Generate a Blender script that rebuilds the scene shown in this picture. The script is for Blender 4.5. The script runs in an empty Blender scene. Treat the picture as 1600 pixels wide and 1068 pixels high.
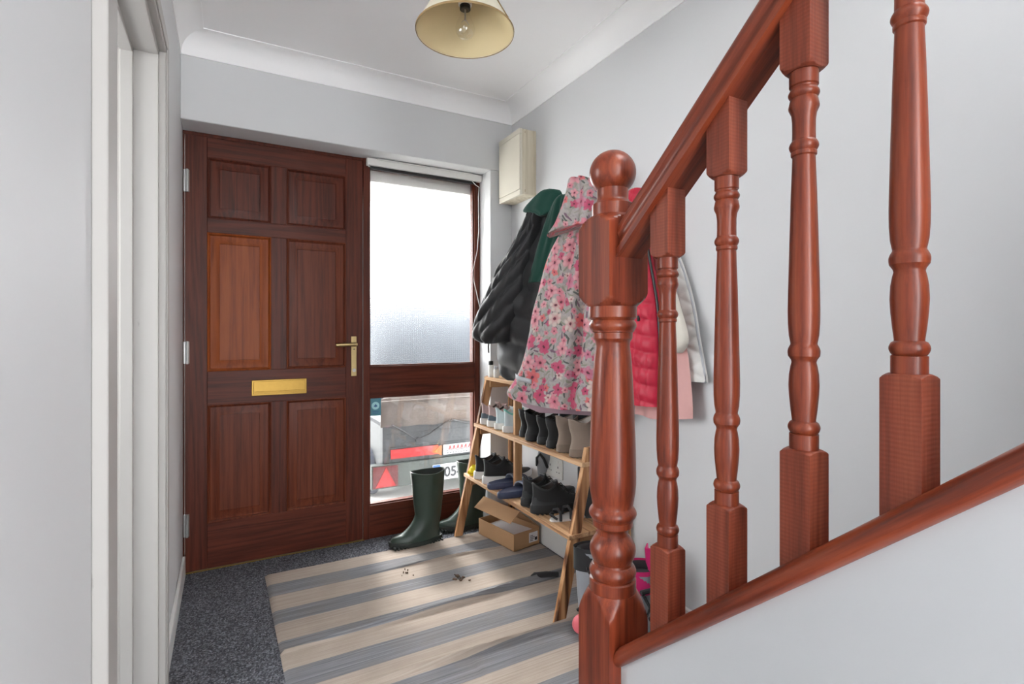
import bpy, math, random
from mathutils import Vector, Matrix, noise as mnoise
random.seed(7)
S = bpy.context.scene
COL = S.collection
PI = math.pi

# ------------------------------------------------------------------ camera, sky, sun, exposure
cd = bpy.data.cameras.new('camera'); cam = bpy.data.objects.new('camera', cd); COL.objects.link(cam)
cd.sensor_width = 36.0; cd.lens = 36.0 * 812.36 / 1600.0
cd.shift_y = -16.6 / 1600.0
cd.clip_start = 0.02
cam.location = (0, 0, 1.109)
cam.rotation_euler = (PI / 2, 0, -math.radians(28.743))
S.camera = cam
S.view_settings.view_transform = 'Standard'
S.view_settings.look = 'None'
S.view_settings.gamma = 1.0
S.view_settings.use_curve_mapping = False
S.view_settings.exposure = 1.38
W = bpy.data.worlds.new('overcast_sky'); S.world = W; W.use_nodes = True
bg = W.node_tree.nodes['Background']
bg.inputs[0].default_value = (0.97, 0.985, 1.0, 1)
bg.inputs[1].default_value = 4.2
sl = bpy.data.lights.new('sun', 'SUN'); so = bpy.data.objects.new('sun', sl); COL.objects.link(so)
sl.energy = 2.0; sl.angle = math.radians(12); sl.color = (1.0, 0.97, 0.93)
so.rotation_euler = Vector((-0.10, -0.78, -0.57)).to_track_quat('-Z', 'Y').to_euler()
try:
    S.cycles.use_denoising = True
    S.cycles.max_bounces = 12; S.cycles.diffuse_bounces = 6; S.cycles.transparent_max_bounces = 16
    S.cycles.sample_clamp_indirect = 6.0
except Exception:
    pass

# ------------------------------------------------------------------ materials
def srgb(r, g, b):
    f = lambda c: (c / 255 / 12.92) if c / 255 <= .04045 else ((c / 255 + .055) / 1.055) ** 2.4
    return (f(r), f(g), f(b), 1)

class NT:
    def __init__(s, name):
        s.m = bpy.data.materials.new(name); s.m.use_nodes = True
        s.t = s.m.node_tree; s.n = s.t.nodes; s.p = s.n['Principled BSDF']; s.out = s.n['Material Output']
    def add(s, typ, **kw):
        n = s.n.new(typ)
        for k, v in kw.items():
            if k.startswith('i_'):
                n.inputs[k[2:].replace('_', ' ')].default_value = v
            else: setattr(n, k, v)
        return n
    def link(s, a, b): s.t.links.new(a, b)
    def math(s, op, a, b=None, c=None):
        n = s.n.new('ShaderNodeMath'); n.operation = op
        for i, x in enumerate((a, b, c)):
            if x is None: continue
            if isinstance(x, (int, float)): n.inputs[i].default_value = x
            else: s.link(x, n.inputs[i])
        return n.outputs[0]
    def mix(s, fac, a, b):
        n = s.n.new('ShaderNodeMix'); n.data_type = 'RGBA'
        for i, x in ((0, fac), (6, a), (7, b)):
            if isinstance(x, (int, float, tuple)): n.inputs[i].default_value = x
            else: s.link(x, n.inputs[i])
        return n.outputs[2]
    def ramp(s, fac, stops, interp='LINEAR'):
        n = s.n.new('ShaderNodeValToRGB'); cr = n.color_ramp; cr.interpolation = interp
        while len(cr.elements) < len(stops): cr.elements.new(0.5)
        for e, (p, c) in zip(cr.elements, stops): e.position = p; e.color = c
        s.link(fac, n.inputs[0]); return n.outputs[0]
    def coords(s, kind='Object', scale=(1, 1, 1), rnd=False, rotx=0):
        tc = s.n.new('ShaderNodeTexCoord'); mp = s.n.new('ShaderNodeMapping')
        src = tc.outputs[kind]
        if rotx:
            m0 = s.n.new('ShaderNodeMapping'); m0.inputs['Rotation'].default_value = (rotx, 0, 0); s.link(src, m0.inputs[0]); src = m0.outputs[0]
        mp.inputs['Scale'].default_value = scale
        s.link(src, mp.inputs[0])
        if rnd:
            oi = s.n.new('ShaderNodeObjectInfo')
            mu = s.math('MULTIPLY', oi.outputs['Random'], 37.0)
            cb = s.n.new('ShaderNodeCombineXYZ')
            for i in range(3): s.link(mu, cb.inputs[i])
            s.link(cb.outputs[0], mp.inputs['Location'])
        return mp.outputs[0]
    def noise(s, vec, scale, detail=4, rough=.55, out=0):
        n = s.n.new('ShaderNodeTexNoise'); n.inputs['Scale'].default_value = scale
        n.inputs['Detail'].default_value = detail; n.inputs['Roughness'].default_value = rough
        if vec is not None: s.link(vec, n.inputs['Vector'])
        return n.outputs[out]
    def bump(s, h, strength=.3, dist=.002):
        b = s.n.new('ShaderNodeBump'); b.inputs['Strength'].default_value = strength
        b.inputs['Distance'].default_value = dist
        s.link(h, b.inputs['Height']); s.link(b.outputs[0], s.p.inputs['Normal'])
    def col(s, c):
        if isinstance(c, tuple): s.p.inputs['Base Color'].default_value = c
        else: s.link(c, s.p.inputs['Base Color'])
    def rough(s, r):
        if isinstance(r, (int, float)): s.p.inputs['Roughness'].default_value = r
        else: s.link(r, s.p.inputs['Roughness'])

def plain(name, c, rough=.5, metal=0, bump=0, bscale=200, var=.0):
    t = NT(name)
    v = t.coords(rnd=True)
    nz = t.noise(v, bscale, 3)
    d = tuple(x * (1 - var) for x in c[:3]) + (1,)
    t.col(t.mix(nz, c, d) if var else c)
    t.rough(rough); t.p.inputs['Metallic'].default_value = metal
    if bump: t.bump(nz, bump, .001)
    return t.m

def wood(name, dark, mid, light, axis='Z', rough=.32, freq=1.0, coat=.3, bump=.06, saw=False, spec=.4, rotx=0, ring=.075):
    t = NT(name)
    along, across = 2.4 * freq, 62 * freq
    sc = {'X': (along, across, across), 'Y': (across, along, across), 'Z': (across, across, along)}[axis]
    v = t.coords(scale=sc, rnd=True, rotx=rotx)
    n1 = t.noise(v, 1.0, 6, .6)
    n2 = t.noise(v, 4.5, 5, .65)
    v2 = t.coords(scale=tuple(x * .10 for x in sc), rnd=True, rotx=rotx)
    n3 = t.noise(v2, 1.0, 3)
    rings = t.math('SINE', t.math('MULTIPLY', n3, 75.0))
    g = t.math('ADD', t.math('MULTIPLY', n1, .52), t.math('MULTIPLY', n2, .38))
    g = t.math('ADD', g, t.math('MULTIPLY', rings, ring))
    c = t.ramp(g, [(.28, dark), (.45, mid), (.64, light)])
    if saw:
        vs = t.coords(scale=(1, 1, 1))
        wv = t.n.new('ShaderNodeTexWave'); wv.wave_type = 'BANDS'; wv.bands_direction = 'Z'
        wv.inputs['Scale'].default_value = 62; wv.inputs['Distortion'].default_value = 1.2; wv.inputs['Detail'].default_value = 3
        t.link(vs, wv.inputs['Vector'])
        k = t.math('MULTIPLY', wv.outputs['Fac'], t.math('MULTIPLY', n1, .42))
        c = t.mix(k, c, dark)
    t.col(c); t.p.inputs['Coat Weight'].default_value = coat; t.p.inputs['Coat Roughness'].default_value = .14
    t.rough(rough); t.p.inputs['Specular IOR Level'].default_value = spec
    h = g
    if saw: h = t.math('SUBTRACT', g, t.math('MULTIPLY', wv.outputs['Fac'], .35))
    t.bump(h, bump * 3, .001)
    return t.m

def wallmat(name, c, bump=.12, sc=60, rough=.55, marks=0):
    t = NT(name); v = t.coords()
    n1 = t.noise(v, sc, 4); n2 = t.noise(v, 1.3, 3)
    d = tuple(x * .94 for x in c[:3]) + (1,)
    cc = t.mix(n2, c, d)
    if marks:
        vm = t.coords(scale=(3, 3, .8)); nm = t.noise(vm, 7, 6, .7)
        k = t.ramp(nm, [(.66, (0, 0, 0, 1)), (.74, (marks, marks, marks, 1))])
        cc = t.mix(k, cc, srgb(120, 115, 110))
    t.col(cc); t.rough(rough); t.bump(n1, bump, .002)
    return t.m

def fabric(name, c, c2=None, scale=350, rough=.85, bump=.3, wrinkle=.0):
    t = NT(name); v = t.coords(rnd=True)
    n = t.noise(v, scale, 2); n2 = t.noise(v, 9, 4)
    c2 = c2 or tuple(x * .75 for x in c[:3]) + (1,)
    t.col(t.mix(n2, c, c2)); t.rough(rough)
    h = t.math('ADD', t.math('MULTIPLY', n, .3), t.math('MULTIPLY', n2, wrinkle * 6))
    t.bump(h, bump, .002)
    t.p.inputs['Sheen Weight'].default_value = .15
    return t.m

M = {}
M['wall'] = wallmat('white_wall_paint', srgb(214, 215, 216))
M['ceil'] = wallmat('white_ceiling_paint', srgb(250, 250, 250), .05)
M['gloss_white'] = wallmat('worn_white_gloss_paint', srgb(178, 175, 171), .05, 40, .45, marks=.45)
M['skirt'] = wallmat('white_skirting_paint', srgb(222, 222, 220), .05, 40, .4)
RB = (srgb(92, 37, 22), srgb(130, 56, 33), srgb(156, 76, 46))
M['banister'] = wood('red_varnished_pine', *RB, axis='Z', rough=.34, coat=.16)
M['banister_saw'] = wood('red_varnished_sawn_pine', srgb(102, 45, 29), srgb(138, 65, 44), srgb(162, 86, 60), axis='Z', rough=.5, coat=.03, saw=True, bump=.12)
M['rail'] = wood('red_varnished_rail', *RB, axis='Y', rough=.34, coat=.16, rotx=math.atan(.867))
DW = (srgb(62, 27, 18), srgb(84, 38, 25), srgb(98, 47, 31))
M['door_v'] = wood('dark_mahogany_upright', *DW, axis='Z', rough=.42, coat=.0, spec=.22, freq=1.3)
M['door_h'] = wood('dark_mahogany_cross', *DW, axis='X', rough=.42, coat=.0, spec=.22, freq=1.3)
M['door_or'] = wood('orange_mahogany', srgb(116, 53, 20), srgb(138, 67, 26), srgb(150, 78, 33), axis='Z', rough=.42, coat=.0, spec=.22, freq=1.0)
M['door_mid'] = wood('mid_mahogany', srgb(76, 34, 20), srgb(98, 46, 27), srgb(112, 56, 34), axis='Z', rough=.42, coat=.0, spec=.22)
M['pine'] = wood('scorched_raw_pine', srgb(74, 42, 22), srgb(158, 108, 68), srgb(200, 156, 112), axis='Z', rough=.6, coat=0, freq=.7, bump=.1, ring=.17)
M['pine_y'] = wood('raw_pine_board', srgb(140, 98, 64), srgb(190, 150, 110), srgb(214, 180, 142), axis='Y', rough=.6, coat=0, freq=.9, bump=.08)
M['pine_x'] = wood('raw_pine_bracket', srgb(120, 80, 50), srgb(178, 132, 92), srgb(200, 160, 118), axis='X', rough=.6, coat=0, freq=.9, bump=.08)
M['brass'] = plain('worn_brass', srgb(160, 128, 66), .38, 1.0, var=.25, bscale=40)
M['brass_dull'] = plain('dull_brass', srgb(186, 164, 118), .4, 1.0, var=.2, bscale=60)
M['steel'] = plain('grey_steel', srgb(180, 180, 178), .35, .8, var=.2, bscale=60)
M['white_pl'] = plain('white_plastic', srgb(232, 231, 226), .4)
M['cream'] = plain('cream_painted_wood', srgb(222, 216, 200), .5, var=.1, bscale=5)
M['cream_side'] = wood('pale_ply', srgb(188, 176, 152), srgb(208, 198, 176), srgb(220, 211, 192), axis='Z', rough=.6, coat=0)
M['shade_in'] = plain('cream_shade_lining', srgb(222, 204, 160), .7, var=.08, bscale=14)
M['shade_out'] = plain('cream_shade_cloth', srgb(226, 218, 198), .8, var=.06, bscale=200, bump=.2)
M['trim_br'] = plain('tan_shade_trim', srgb(150, 124, 84), .7)
M['black_pl'] = plain('black_plastic', srgb(24, 24, 25), .45)
M['black'] = fabric('black_cloth', srgb(36, 37, 39), srgb(26, 27, 29), wrinkle=.2)
M['puffer'] = fabric('black_padded_nylon', srgb(36, 37, 39), srgb(26, 27, 29), rough=.55, wrinkle=.5, bump=.5)
M['green'] = fabric('dark_green_fleece', srgb(18, 74, 60), srgb(12, 52, 44), rough=.9)
M['red'] = fabric('crimson_padded_nylon', srgb(200, 18, 58), srgb(168, 10, 44), rough=.5, wrinkle=.4, bump=.5)
M['pink'] = fabric('dusty_pink_cloth', srgb(226, 178, 172), srgb(206, 156, 152))
M['white_coat'] = fabric('off_white_padded_cloth', srgb(222, 220, 216), srgb(206, 204, 201), wrinkle=.3)
M['cream_cl'] = fabric('cream_fleece', srgb(226, 220, 208), srgb(210, 204, 192))
M['lilac'] = fabric('lilac_lining', srgb(190, 162, 172), srgb(172, 144, 156), wrinkle=.2)
M['grey_ref'] = plain('grey_reflective_tape', srgb(178, 180, 184), .5)
M['shoe_black'] = fabric('black_shoe_mesh', srgb(30, 31, 33), srgb(20, 21, 22), scale=500, rough=.7)
M['shoe_black_l'] = plain('black_shoe_leather', srgb(34, 35, 36), .45, var=.3, bscale=30, bump=.2)
M['shoe_white'] = plain('white_rubber', srgb(226, 224, 220), .5, var=.08, bscale=20)
M['shoe_pale'] = fabric('pale_blue_mesh', srgb(206, 218, 220), srgb(188, 204, 208), scale=500)
M['mint'] = fabric('mint_knit', srgb(140, 210, 198), srgb(108, 186, 174), scale=400)
M['shoe_gr'] = fabric('slate_grey_mesh', srgb(98, 110, 120), srgb(80, 92, 102), scale=500)
M['shoe_pk'] = fabric('pale_pink_mesh', srgb(196, 172, 168), srgb(176, 150, 148), scale=500)
M['shoe_gr_d'] = plain('charcoal_shoe_leather', srgb(50, 51, 53), .4, var=.3, bscale=60, bump=.2)
M['beige'] = fabric('beige_suede', srgb(146, 130, 116), srgb(122, 107, 95), scale=90, wrinkle=.15)
M['beige_sole'] = plain('tan_boot_sole', srgb(128, 112, 98), .7, var=.2, bscale=60)
M['dark_in'] = plain('dark_shoe_lining', srgb(52, 44, 40), .9)
M['pale_in'] = plain('pale_shoe_lining', srgb(196, 190, 182), .9)
M['slider'] = plain('navy_foam_rubber', srgb(58, 66, 92), .55, var=.15, bscale=30)
M['slider_band'] = plain('slate_slider_band', srgb(134, 142, 156), .5)
M['slipper'] = plain('grey_foam', srgb(132, 134, 138), .7, var=.15, bscale=30)
M['boot'] = plain('green_rubber', srgb(60, 76, 67), .36, var=.25, bscale=6)
M['boot_sole'] = plain('dark_green_rubber', srgb(38, 46, 42), .6, var=.2, bscale=30)
M['card'] = plain('brown_cardboard', srgb(190, 150, 110), .8, var=.1, bscale=12)
M['card_in'] = plain('cardboard_inside', srgb(172, 134, 98), .85, var=.1, bscale=12)
M['paper'] = plain('white_paper', srgb(228, 226, 228), .8)
M['ink'] = plain('black_ink', srgb(40, 40, 44), .7)
M['yellow'] = fabric('yellow_cloth', srgb(238, 218, 20), srgb(214, 190, 8), rough=.7)
M['skate_gr'] = plain('grey_skate_shell', srgb(150, 154, 160), .4, var=.2, bscale=20)
M['skate_pk'] = plain('magenta_skate_cloth', srgb(206, 34, 108), .6, var=.2, bscale=20)
M['coral'] = plain('coral_pink_wheel', srgb(238, 120, 130), .4)
M['dirt'] = plain('dry_brown_leaf', srgb(92, 70, 52), .9, var=.3, bscale=60)
M['stone'] = wallmat('pale_concrete', srgb(228, 227, 222), .3, 30, .9)
M['canvas'] = fabric('faded_canvas', srgb(88, 78, 71), srgb(66, 59, 54), scale=120, wrinkle=.3)
M['trailer'] = plain('weathered_grey_metal', srgb(50, 53, 55), .6, var=.35, bscale=7, bump=.2)
M['trailer_g'] = plain('weathered_green_grey_metal', srgb(62, 68, 65), .6, var=.25, bscale=9, bump=.2)
M['red_ref'] = plain('red_reflector', srgb(150, 10, 16), .4, var=.15, bscale=60)
M['red_dark'] = plain('dark_red_plastic', srgb(84, 12, 18), .4, var=.3, bscale=50)
M['cover_top'] = fabric('blue_grey_cover', srgb(42, 50, 58), srgb(34, 40, 48), scale=100, wrinkle=.3)
M['orange'] = plain('orange_marking', srgb(150, 74, 18), .5)
M['plate_bl'] = plain('blue_plate_band', srgb(24, 76, 140), .5)
M['plate_wh'] = plain('white_plate', srgb(158, 160, 160), .5)
M['tyre'] = plain('dark_tyre', srgb(74, 80, 92), .8, var=.5, bscale=40, bump=.5)
M['sticker'] = plain('teal_sticker', srgb(92, 150, 166), .5, var=.2, bscale=80)
M['sticker_l'] = plain('pale_sticker_disc', srgb(176, 224, 228), .5)
M['sticker_d'] = plain('blue_sticker_print', srgb(66, 108, 150), .5)

def carpet_mat():
    t = NT('dark_speckled_carpet'); v = t.coords()
    n1 = t.noise(v, 260, 2, .5); n2 = t.noise(v, 110, 3)
    vo = t.n.new('ShaderNodeTexVoronoi'); vo.inputs['Scale'].default_value = 190; t.link(v, vo.inputs['Vector'])
    bw = t.n.new('ShaderNodeRGBToBW'); t.link(vo.outputs['Color'], bw.inputs[0])
    g = t.math('ADD', t.math('MULTIPLY', n1, .45), t.math('MULTIPLY', bw.outputs[0], .55))
    c = t.ramp(g, [(.25, srgb(48, 50, 56)), (.5, srgb(86, 88, 95)), (.75, srgb(142, 145, 153))])
    t.col(c); t.rough(.95); t.bump(t.math('ADD', n2, vo.outputs['Distance']), 1.0, .006)
    return t.m
M['carpet'] = carpet_mat()

def rug_mat():
    t = NT('striped_flat_weave')
    tc = t.n.new('ShaderNodeTexCoord'); sp = t.n.new('ShaderNodeSeparateXYZ'); t.link(tc.outputs['UV'], sp.inputs[0])
    vs = t.coords('UV', (2.2, 150, 1)); ns = t.noise(vs, 1.0, 5, .7)
    vw = t.coords('UV', (420, 420, 1)); nw = t.noise(vw, 1.0, 1)
    vb = t.coords('UV', (6, 6, 1)); nb = t.noise(vb, 1.0, 4)
    y = t.math('ADD', sp.outputs[1], t.math('MULTIPLY', t.math('SUBTRACT', ns, .5), .006))
    f = t.n.new('ShaderNodeMapRange'); f.inputs['From Min'].default_value = .8; f.inputs['From Max'].default_value = 2.62
    t.link(y, f.inputs['Value'])
    edges = [2.62, 2.605, 2.478, 2.366, 2.24, 2.137, 2.015, 1.942, 1.832, 1.722, 1.61, 1.50, 1.39, 1.275, 1.16, 1.045, .93]
    beige, grey = (1, 1, 1, 1), (0, 0, 0, 1)
    st = []
    cols = []
    k = 0
    for i in range(len(edges) - 1):
        cols.append((edges[i + 1], edges[i], grey if i % 2 == 0 else beige))
    cols.append((.8, .93, grey))
    for lo, hi, c in sorted(cols): st.append(((lo - .8) / 1.82, c))
    mask = t.ramp(f.outputs[0], st, 'CONSTANT')
    b = t.ramp(ns, [(.25, srgb(146, 133, 121)), (.5, srgb(168, 155, 143)), (.75, srgb(184, 172, 160))])
    g = t.ramp(ns, [(.28, srgb(88, 89, 93)), (.5, srgb(118, 119, 123)), (.75, srgb(150, 151, 156))])
    c = t.mix(mask, g, b)
    dirty = t.ramp(nb, [(.45, (0, 0, 0, 1)), (.72, (.3, .3, .3, 1))])
    c = t.mix(dirty, c, srgb(128, 116, 102))
    t.col(c); t.rough(.9)
    t.bump(t.math('ADD', ns, t.math('MULTIPLY', nw, .6)), .5, .002)
    return t.m
M['rug'] = rug_mat()

def floral_mat():
    t = NT('floral_print')
    tc = t.n.new('ShaderNodeTexCoord')
    uv = tc.outputs['UV']
    wob = t.noise(uv, 26, 2, out=1)
    sub = t.n.new('ShaderNodeVectorMath'); sub.operation = 'SUBTRACT'; sub.inputs[1].default_value = (.5, .5, .5); t.link(wob, sub.inputs[0])
    scl = t.n.new('ShaderNodeVectorMath'); scl.operation = 'SCALE'; scl.inputs['Scale'].default_value = .02; t.link(sub.outputs[0], scl.inputs[0])
    ad = t.n.new('ShaderNodeVectorMath'); ad.operation = 'ADD'; t.link(uv, ad.inputs[0]); t.link(scl.outputs[0], ad.inputs[1])
    base_n = t.noise(uv, 40, 4)
    col = t.ramp(base_n, [(.36, srgb(144, 137, 137)), (.5, srgb(164, 157, 155)), (.64, srgb(152, 147, 137))])
    def layer(col, scale, offs, rmax, petals, kind):
        mp = t.n.new('ShaderNodeMapping'); mp.inputs['Location'].default_value = offs; t.link(ad.outputs[0], mp.inputs[0])
        vo = t.n.new('ShaderNodeTexVoronoi'); vo.voronoi_dimensions = '2D'; vo.inputs['Scale'].default_value = scale
        vo.inputs['Randomness'].default_value = .85
        t.link(mp.outputs[0], vo.inputs['Vector'])
        # vector from cell centre (both in scaled space)
        sc = t.n.new('ShaderNodeVectorMath'); sc.operation = 'SUBTRACT'
        t.link(mp.outputs[0], sc.inputs[0]); t.link(vo.outputs['Position'], sc.inputs[1])
        sp = t.n.new('ShaderNodeSeparateXYZ'); t.link(sc.outputs[0], sp.inputs[0])
        ang = t.math('ARCTAN2', sp.outputs[1], sp.outputs[0])
        d = vo.outputs['Distance']
        spc = t.n.new('ShaderNodeSeparateColor'); t.link(vo.outputs['Color'], spc.inputs[0])
        r1, r2, r3 = spc.outputs
        ph = t.math('MULTIPLY', r3, 6.28)
        if kind == 'flower':
            pet = t.math('ABSOLUTE', t.math('COSINE', t.math('MULTIPLY', t.math('ADD', ang, ph), petals / 2)))
            R = t.math('MULTIPLY', t.math('ADD', .6, t.math('MULTIPLY', pet, .4)), t.math('MULTIPLY', t.math('ADD', .62, t.math('MULTIPLY', r2, .38)), rmax))
            mask = t.math('MULTIPLY', t.ramp(t.math('SUBTRACT', d, R), [(0, (1, 1, 1, 1)), (.07, (0, 0, 0, 1))]), .92)
            fc = t.ramp(r1, [(0, srgb(200, 128, 138)), (.22, srgb(184, 76, 106)), (.42, srgb(208, 150, 155)), (.60, srgb(206, 104, 102)), (.75, srgb(188, 120, 140)), (.88, srgb(198, 184, 174))], 'CONSTANT')
            rel = t.math('DIVIDE', d, R)
            edge = t.math('MULTIPLY', t.math('SUBTRACT', 1.0, pet), .35)
            fc = t.mix(edge, fc, srgb(176, 40, 84))
            cen = t.math('LESS_THAN', rel, .24)
            mid = t.ramp(rel, [(.2, (1, 1, 1, 1)), (.62, (0, 0, 0, 1))])
            fc = t.mix(t.math('MULTIPLY', mid, .55), fc, srgb(172, 44, 84))
            fc = t.mix(cen, fc, srgb(84, 18, 40))
            return t.mix(mask, col, fc)
        else:
            ca = t.math('COSINE', ph); sa = t.math('SINE', ph)
            xx = t.math('ADD', t.math('MULTIPLY', sp.outputs[0], ca), t.math('MULTIPLY', sp.outputs[1], sa))
            yy = t.math('SUBTRACT', t.math('MULTIPLY', sp.outputs[1], ca), t.math('MULTIPLY', sp.outputs[0], sa))
            e = t.math('ADD', t.math('POWER', t.math('ABSOLUTE', t.math('DIVIDE', xx, rmax / scale)), 2.0), t.math('POWER', t.math('ABSOLUTE', t.math('DIVIDE', yy, rmax * .26 / scale)), 2.0))
            mask = t.math('LESS_THAN', e, 1.0)
            fc = t.ramp(r1, [(0, srgb(84, 88, 84)), (.3, srgb(132, 132, 118)), (.6, srgb(112, 88, 102)), (.8, srgb(146, 142, 134))], 'CONSTANT')
            return t.mix(mask, col, fc)
    col = layer(col, 30, (.3, .1, 0), .46, 0, 'leaf')
    col = layer(col, 24, (.7, .5, 0), .44, 0, 'leaf')
    col = layer(col, 21, (1.3, 2.1, 0), .36, 5, 'flower')
    col = layer(col, 12.5, (3.3, 5.7, 0), .42, 6, 'flower')
    t.col(col); t.rough(.75)
    n = t.noise(uv, 14, 3); t.bump(n, .35, .006)
    return t.m
M['floral'] = floral_mat()

def frosted_mat():
    t = NT('patterned_glass')
    v = t.coords(scale=(1, 1, 1))
    vo = t.n.new('ShaderNodeTexVoronoi'); vo.inputs['Scale'].default_value = 80; vo.inputs['Randomness'].default_value = .15; t.link(v, vo.inputs['Vector'])
    b = t.n.new('ShaderNodeBump'); b.inputs['Strength'].default_value = .85; b.inputs['Distance'].default_value = .006; t.link(vo.outputs['Distance'], b.inputs['Height'])
    rf = t.n.new('ShaderNodeBsdfRefraction'); rf.inputs['Roughness'].default_value = .16; rf.inputs['IOR'].default_value = 1.18; t.link(b.outputs[0], rf.inputs['Normal'])
    tr = t.n.new('ShaderNodeBsdfTranslucent'); tr.inputs['Color'].default_value = (.94, .97, .98, 1); t.link(b.outputs[0], tr.inputs['Normal'])
    tp = t.n.new('ShaderNodeBsdfTransparent')
    gl = t.n.new('ShaderNodeBsdfGlossy'); gl.inputs['Roughness'].default_value = .15; t.link(b.outputs[0], gl.inputs['Normal'])
    def mx(f, a, c):
        n = t.n.new('ShaderNodeMixShader'); n.inputs[0].default_value = f
        t.link(a.outputs[0], n.inputs[1]); t.link(c.outputs[0], n.inputs[2]); return n
    m1 = mx(.015, rf, tr); m2 = mx(.16, m1, tp); m3 = mx(.05, m2, gl)
    t.link(m3.outputs[0], t.out.inputs['Surface'])
    return t.m
M['frosted'] = frosted_mat()

def clear_mat(name='clear_window_glass', dirt=True, refl=.06):
    t = NT(name)
    tp = t.n.new('ShaderNodeBsdfTransparent'); gl = t.n.new('ShaderNodeBsdfGlossy'); gl.inputs['Roughness'].default_value = .02
    mxs = t.n.new('ShaderNodeMixShader'); mxs.inputs[0].default_value = refl
    t.link(tp.outputs[0], mxs.inputs[1]); t.link(gl.outputs[0], mxs.inputs[2])
    last = mxs
    if dirt:
        v = t.coords(); n = t.noise(v, 130, 2); n2 = t.noise(v, 4, 4, .7)
        k = t.ramp(n, [(.70, (.0, .0, .0, 1)), (.74, (.10, .10, .10, 1))])
        k2 = t.ramp(n2, [(.3, (.0, .0, .0, 1)), (.75, (.009, .009, .009, 1))])
        fac = t.math('MAXIMUM', k, k2)
        df = t.n.new('ShaderNodeBsdfTranslucent'); df.inputs['Color'].default_value = (.85, .88, .92, 1)
        m2 = t.n.new('ShaderNodeMixShader'); t.link(fac, m2.inputs[0]); t.link(mxs.outputs[0], m2.inputs[1]); t.link(df.outputs[0], m2.inputs[2])
        last = m2
    t.link(last.outputs[0], t.out.inputs['Surface'])
    return t.m
M['clear'] = clear_mat()
M['bulb'] = clear_mat('clear_bulb_glass', False, .12)

# ------------------------------------------------------------------ mesh building
class MB:
    def __init__(s): s.v = []; s.f = []; s.uv = {}
    def add(s, vs, fs, uvs=None):
        b = len(s.v); s.v += [tuple(v) for v in vs]
        if uvs:
            for i, u in enumerate(uvs): s.uv[b + i] = u
        s.f += [tuple(i + b for i in f) for f in fs]; return b
    def box(s, a, b):
        x0, y0, z0 = a; x1, y1, z1 = b
        if x0 > x1: x0, x1 = x1, x0
        if y0 > y1: y0, y1 = y1, y0
        if z0 > z1: z0, z1 = z1, z0
        s.add([(x0, y0, z0), (x1, y0, z0), (x1, y1, z0), (x0, y1, z0), (x0, y0, z1), (x1, y0, z1), (x1, y1, z1), (x0, y1, z1)],
              [(0, 3, 2, 1), (4, 5, 6, 7), (0, 1, 5, 4), (1, 2, 6, 5), (2, 3, 7, 6), (3, 0, 4, 7)]); return s
    def hexa(s, p):  # 8 points: bottom 4, top 4
        s.add(p, [(0, 3, 2, 1), (4, 5, 6, 7), (0, 1, 5, 4), (1, 2, 6, 5), (2, 3, 7, 6), (3, 0, 4, 7)]); return s
    def loft(s, rings, cap0=True, cap1=True, close=True, uvs=None):
        n = len(rings[0]); vs = [p for r in rings for p in r]; fs = []
        for i in range(len(rings) - 1):
            for j in range(n if close else n - 1):
                k = (j + 1) % n
                fs.append((i * n + j, i * n + k, (i + 1) * n + k, (i + 1) * n + j))
        if cap0: fs.append(tuple(reversed(range(n))))
        if cap1: fs.append(tuple((len(rings) - 1) * n + j for j in range(n)))
        s.add(vs, fs, uvs); return s
    def lathe(s, prof, c=(0, 0, 0), n=32, cap0=True, cap1=True):
        s.loft([[(c[0] + r * math.cos(2 * PI * j / n), c[1] + r * math.sin(2 * PI * j / n), c[2] + z) for j in range(n)] for r, z in prof], cap0, cap1); return s
    def tube(s, path, r, n=10, caps=True):
        path = [Vector(p) for p in path]; rings = []
        up = Vector((0, 0, 1))
        for i, p in enumerate(path):
            d = (path[min(i + 1, len(path) - 1)] - path[max(i - 1, 0)]).normalized()
            a = d.cross(up)
            if a.length < 1e-3: a = d.cross(Vector((1, 0, 0)))
            a.normalize(); b = a.cross(d).normalized()
            rr = r[i] if isinstance(r, (list, tuple)) else r
            rings.append([tuple(p + a * rr * math.cos(2 * PI * j / n) + b * rr * math.sin(2 * PI * j / n)) for j in range(n)])
        s.loft(rings, caps, caps); return s
    def prism(s, poly, vec):
        n = len(poly); v = Vector(vec)
        s.loft([[tuple(p) for p in poly], [tuple(Vector(p) + v) for p in poly]]); return s
    def build(s, name, mat, parent=None, smooth=40, bevel=0, label=None, base=None):
        me = bpy.data.meshes.new(name)
        off = Vector((0, 0, 0))
        if base is not None: off = Vector(base)
        elif parent is not None:
            p = parent
            while p is not None: off += Vector(p.location); p = p.parent
        me.from_pydata([tuple(Vector(v) - off) for v in s.v], [], s.f)
        import bmesh
        bm = bmesh.new(); bm.from_mesh(me); bmesh.ops.recalc_face_normals(bm, faces=bm.faces); bm.to_mesh(me); bm.free()
        if s.uv:
            ul = me.uv_layers.new(name='UVMap')
            for lp in me.loops: ul.data[lp.index].uv = s.uv.get(lp.vertex_index, (0, 0))
        me.materials.append(mat)
        if smooth:
            me.shade_smooth(); me.set_sharp_from_angle(angle=math.radians(smooth))
        o = bpy.data.objects.new(name, me); COL.objects.link(o)
        if base is not None: o.location = off
        if parent is not None: o.parent = parent
        if bevel:
            md = o.modifiers.new('bevel', 'BEVEL'); md.width = bevel; md.segments = 2; md.limit_method = 'ANGLE'; md.angle_limit = math.radians(50)
            md.harden_normals = False
        if label: o['label'] = label
        return o

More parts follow.
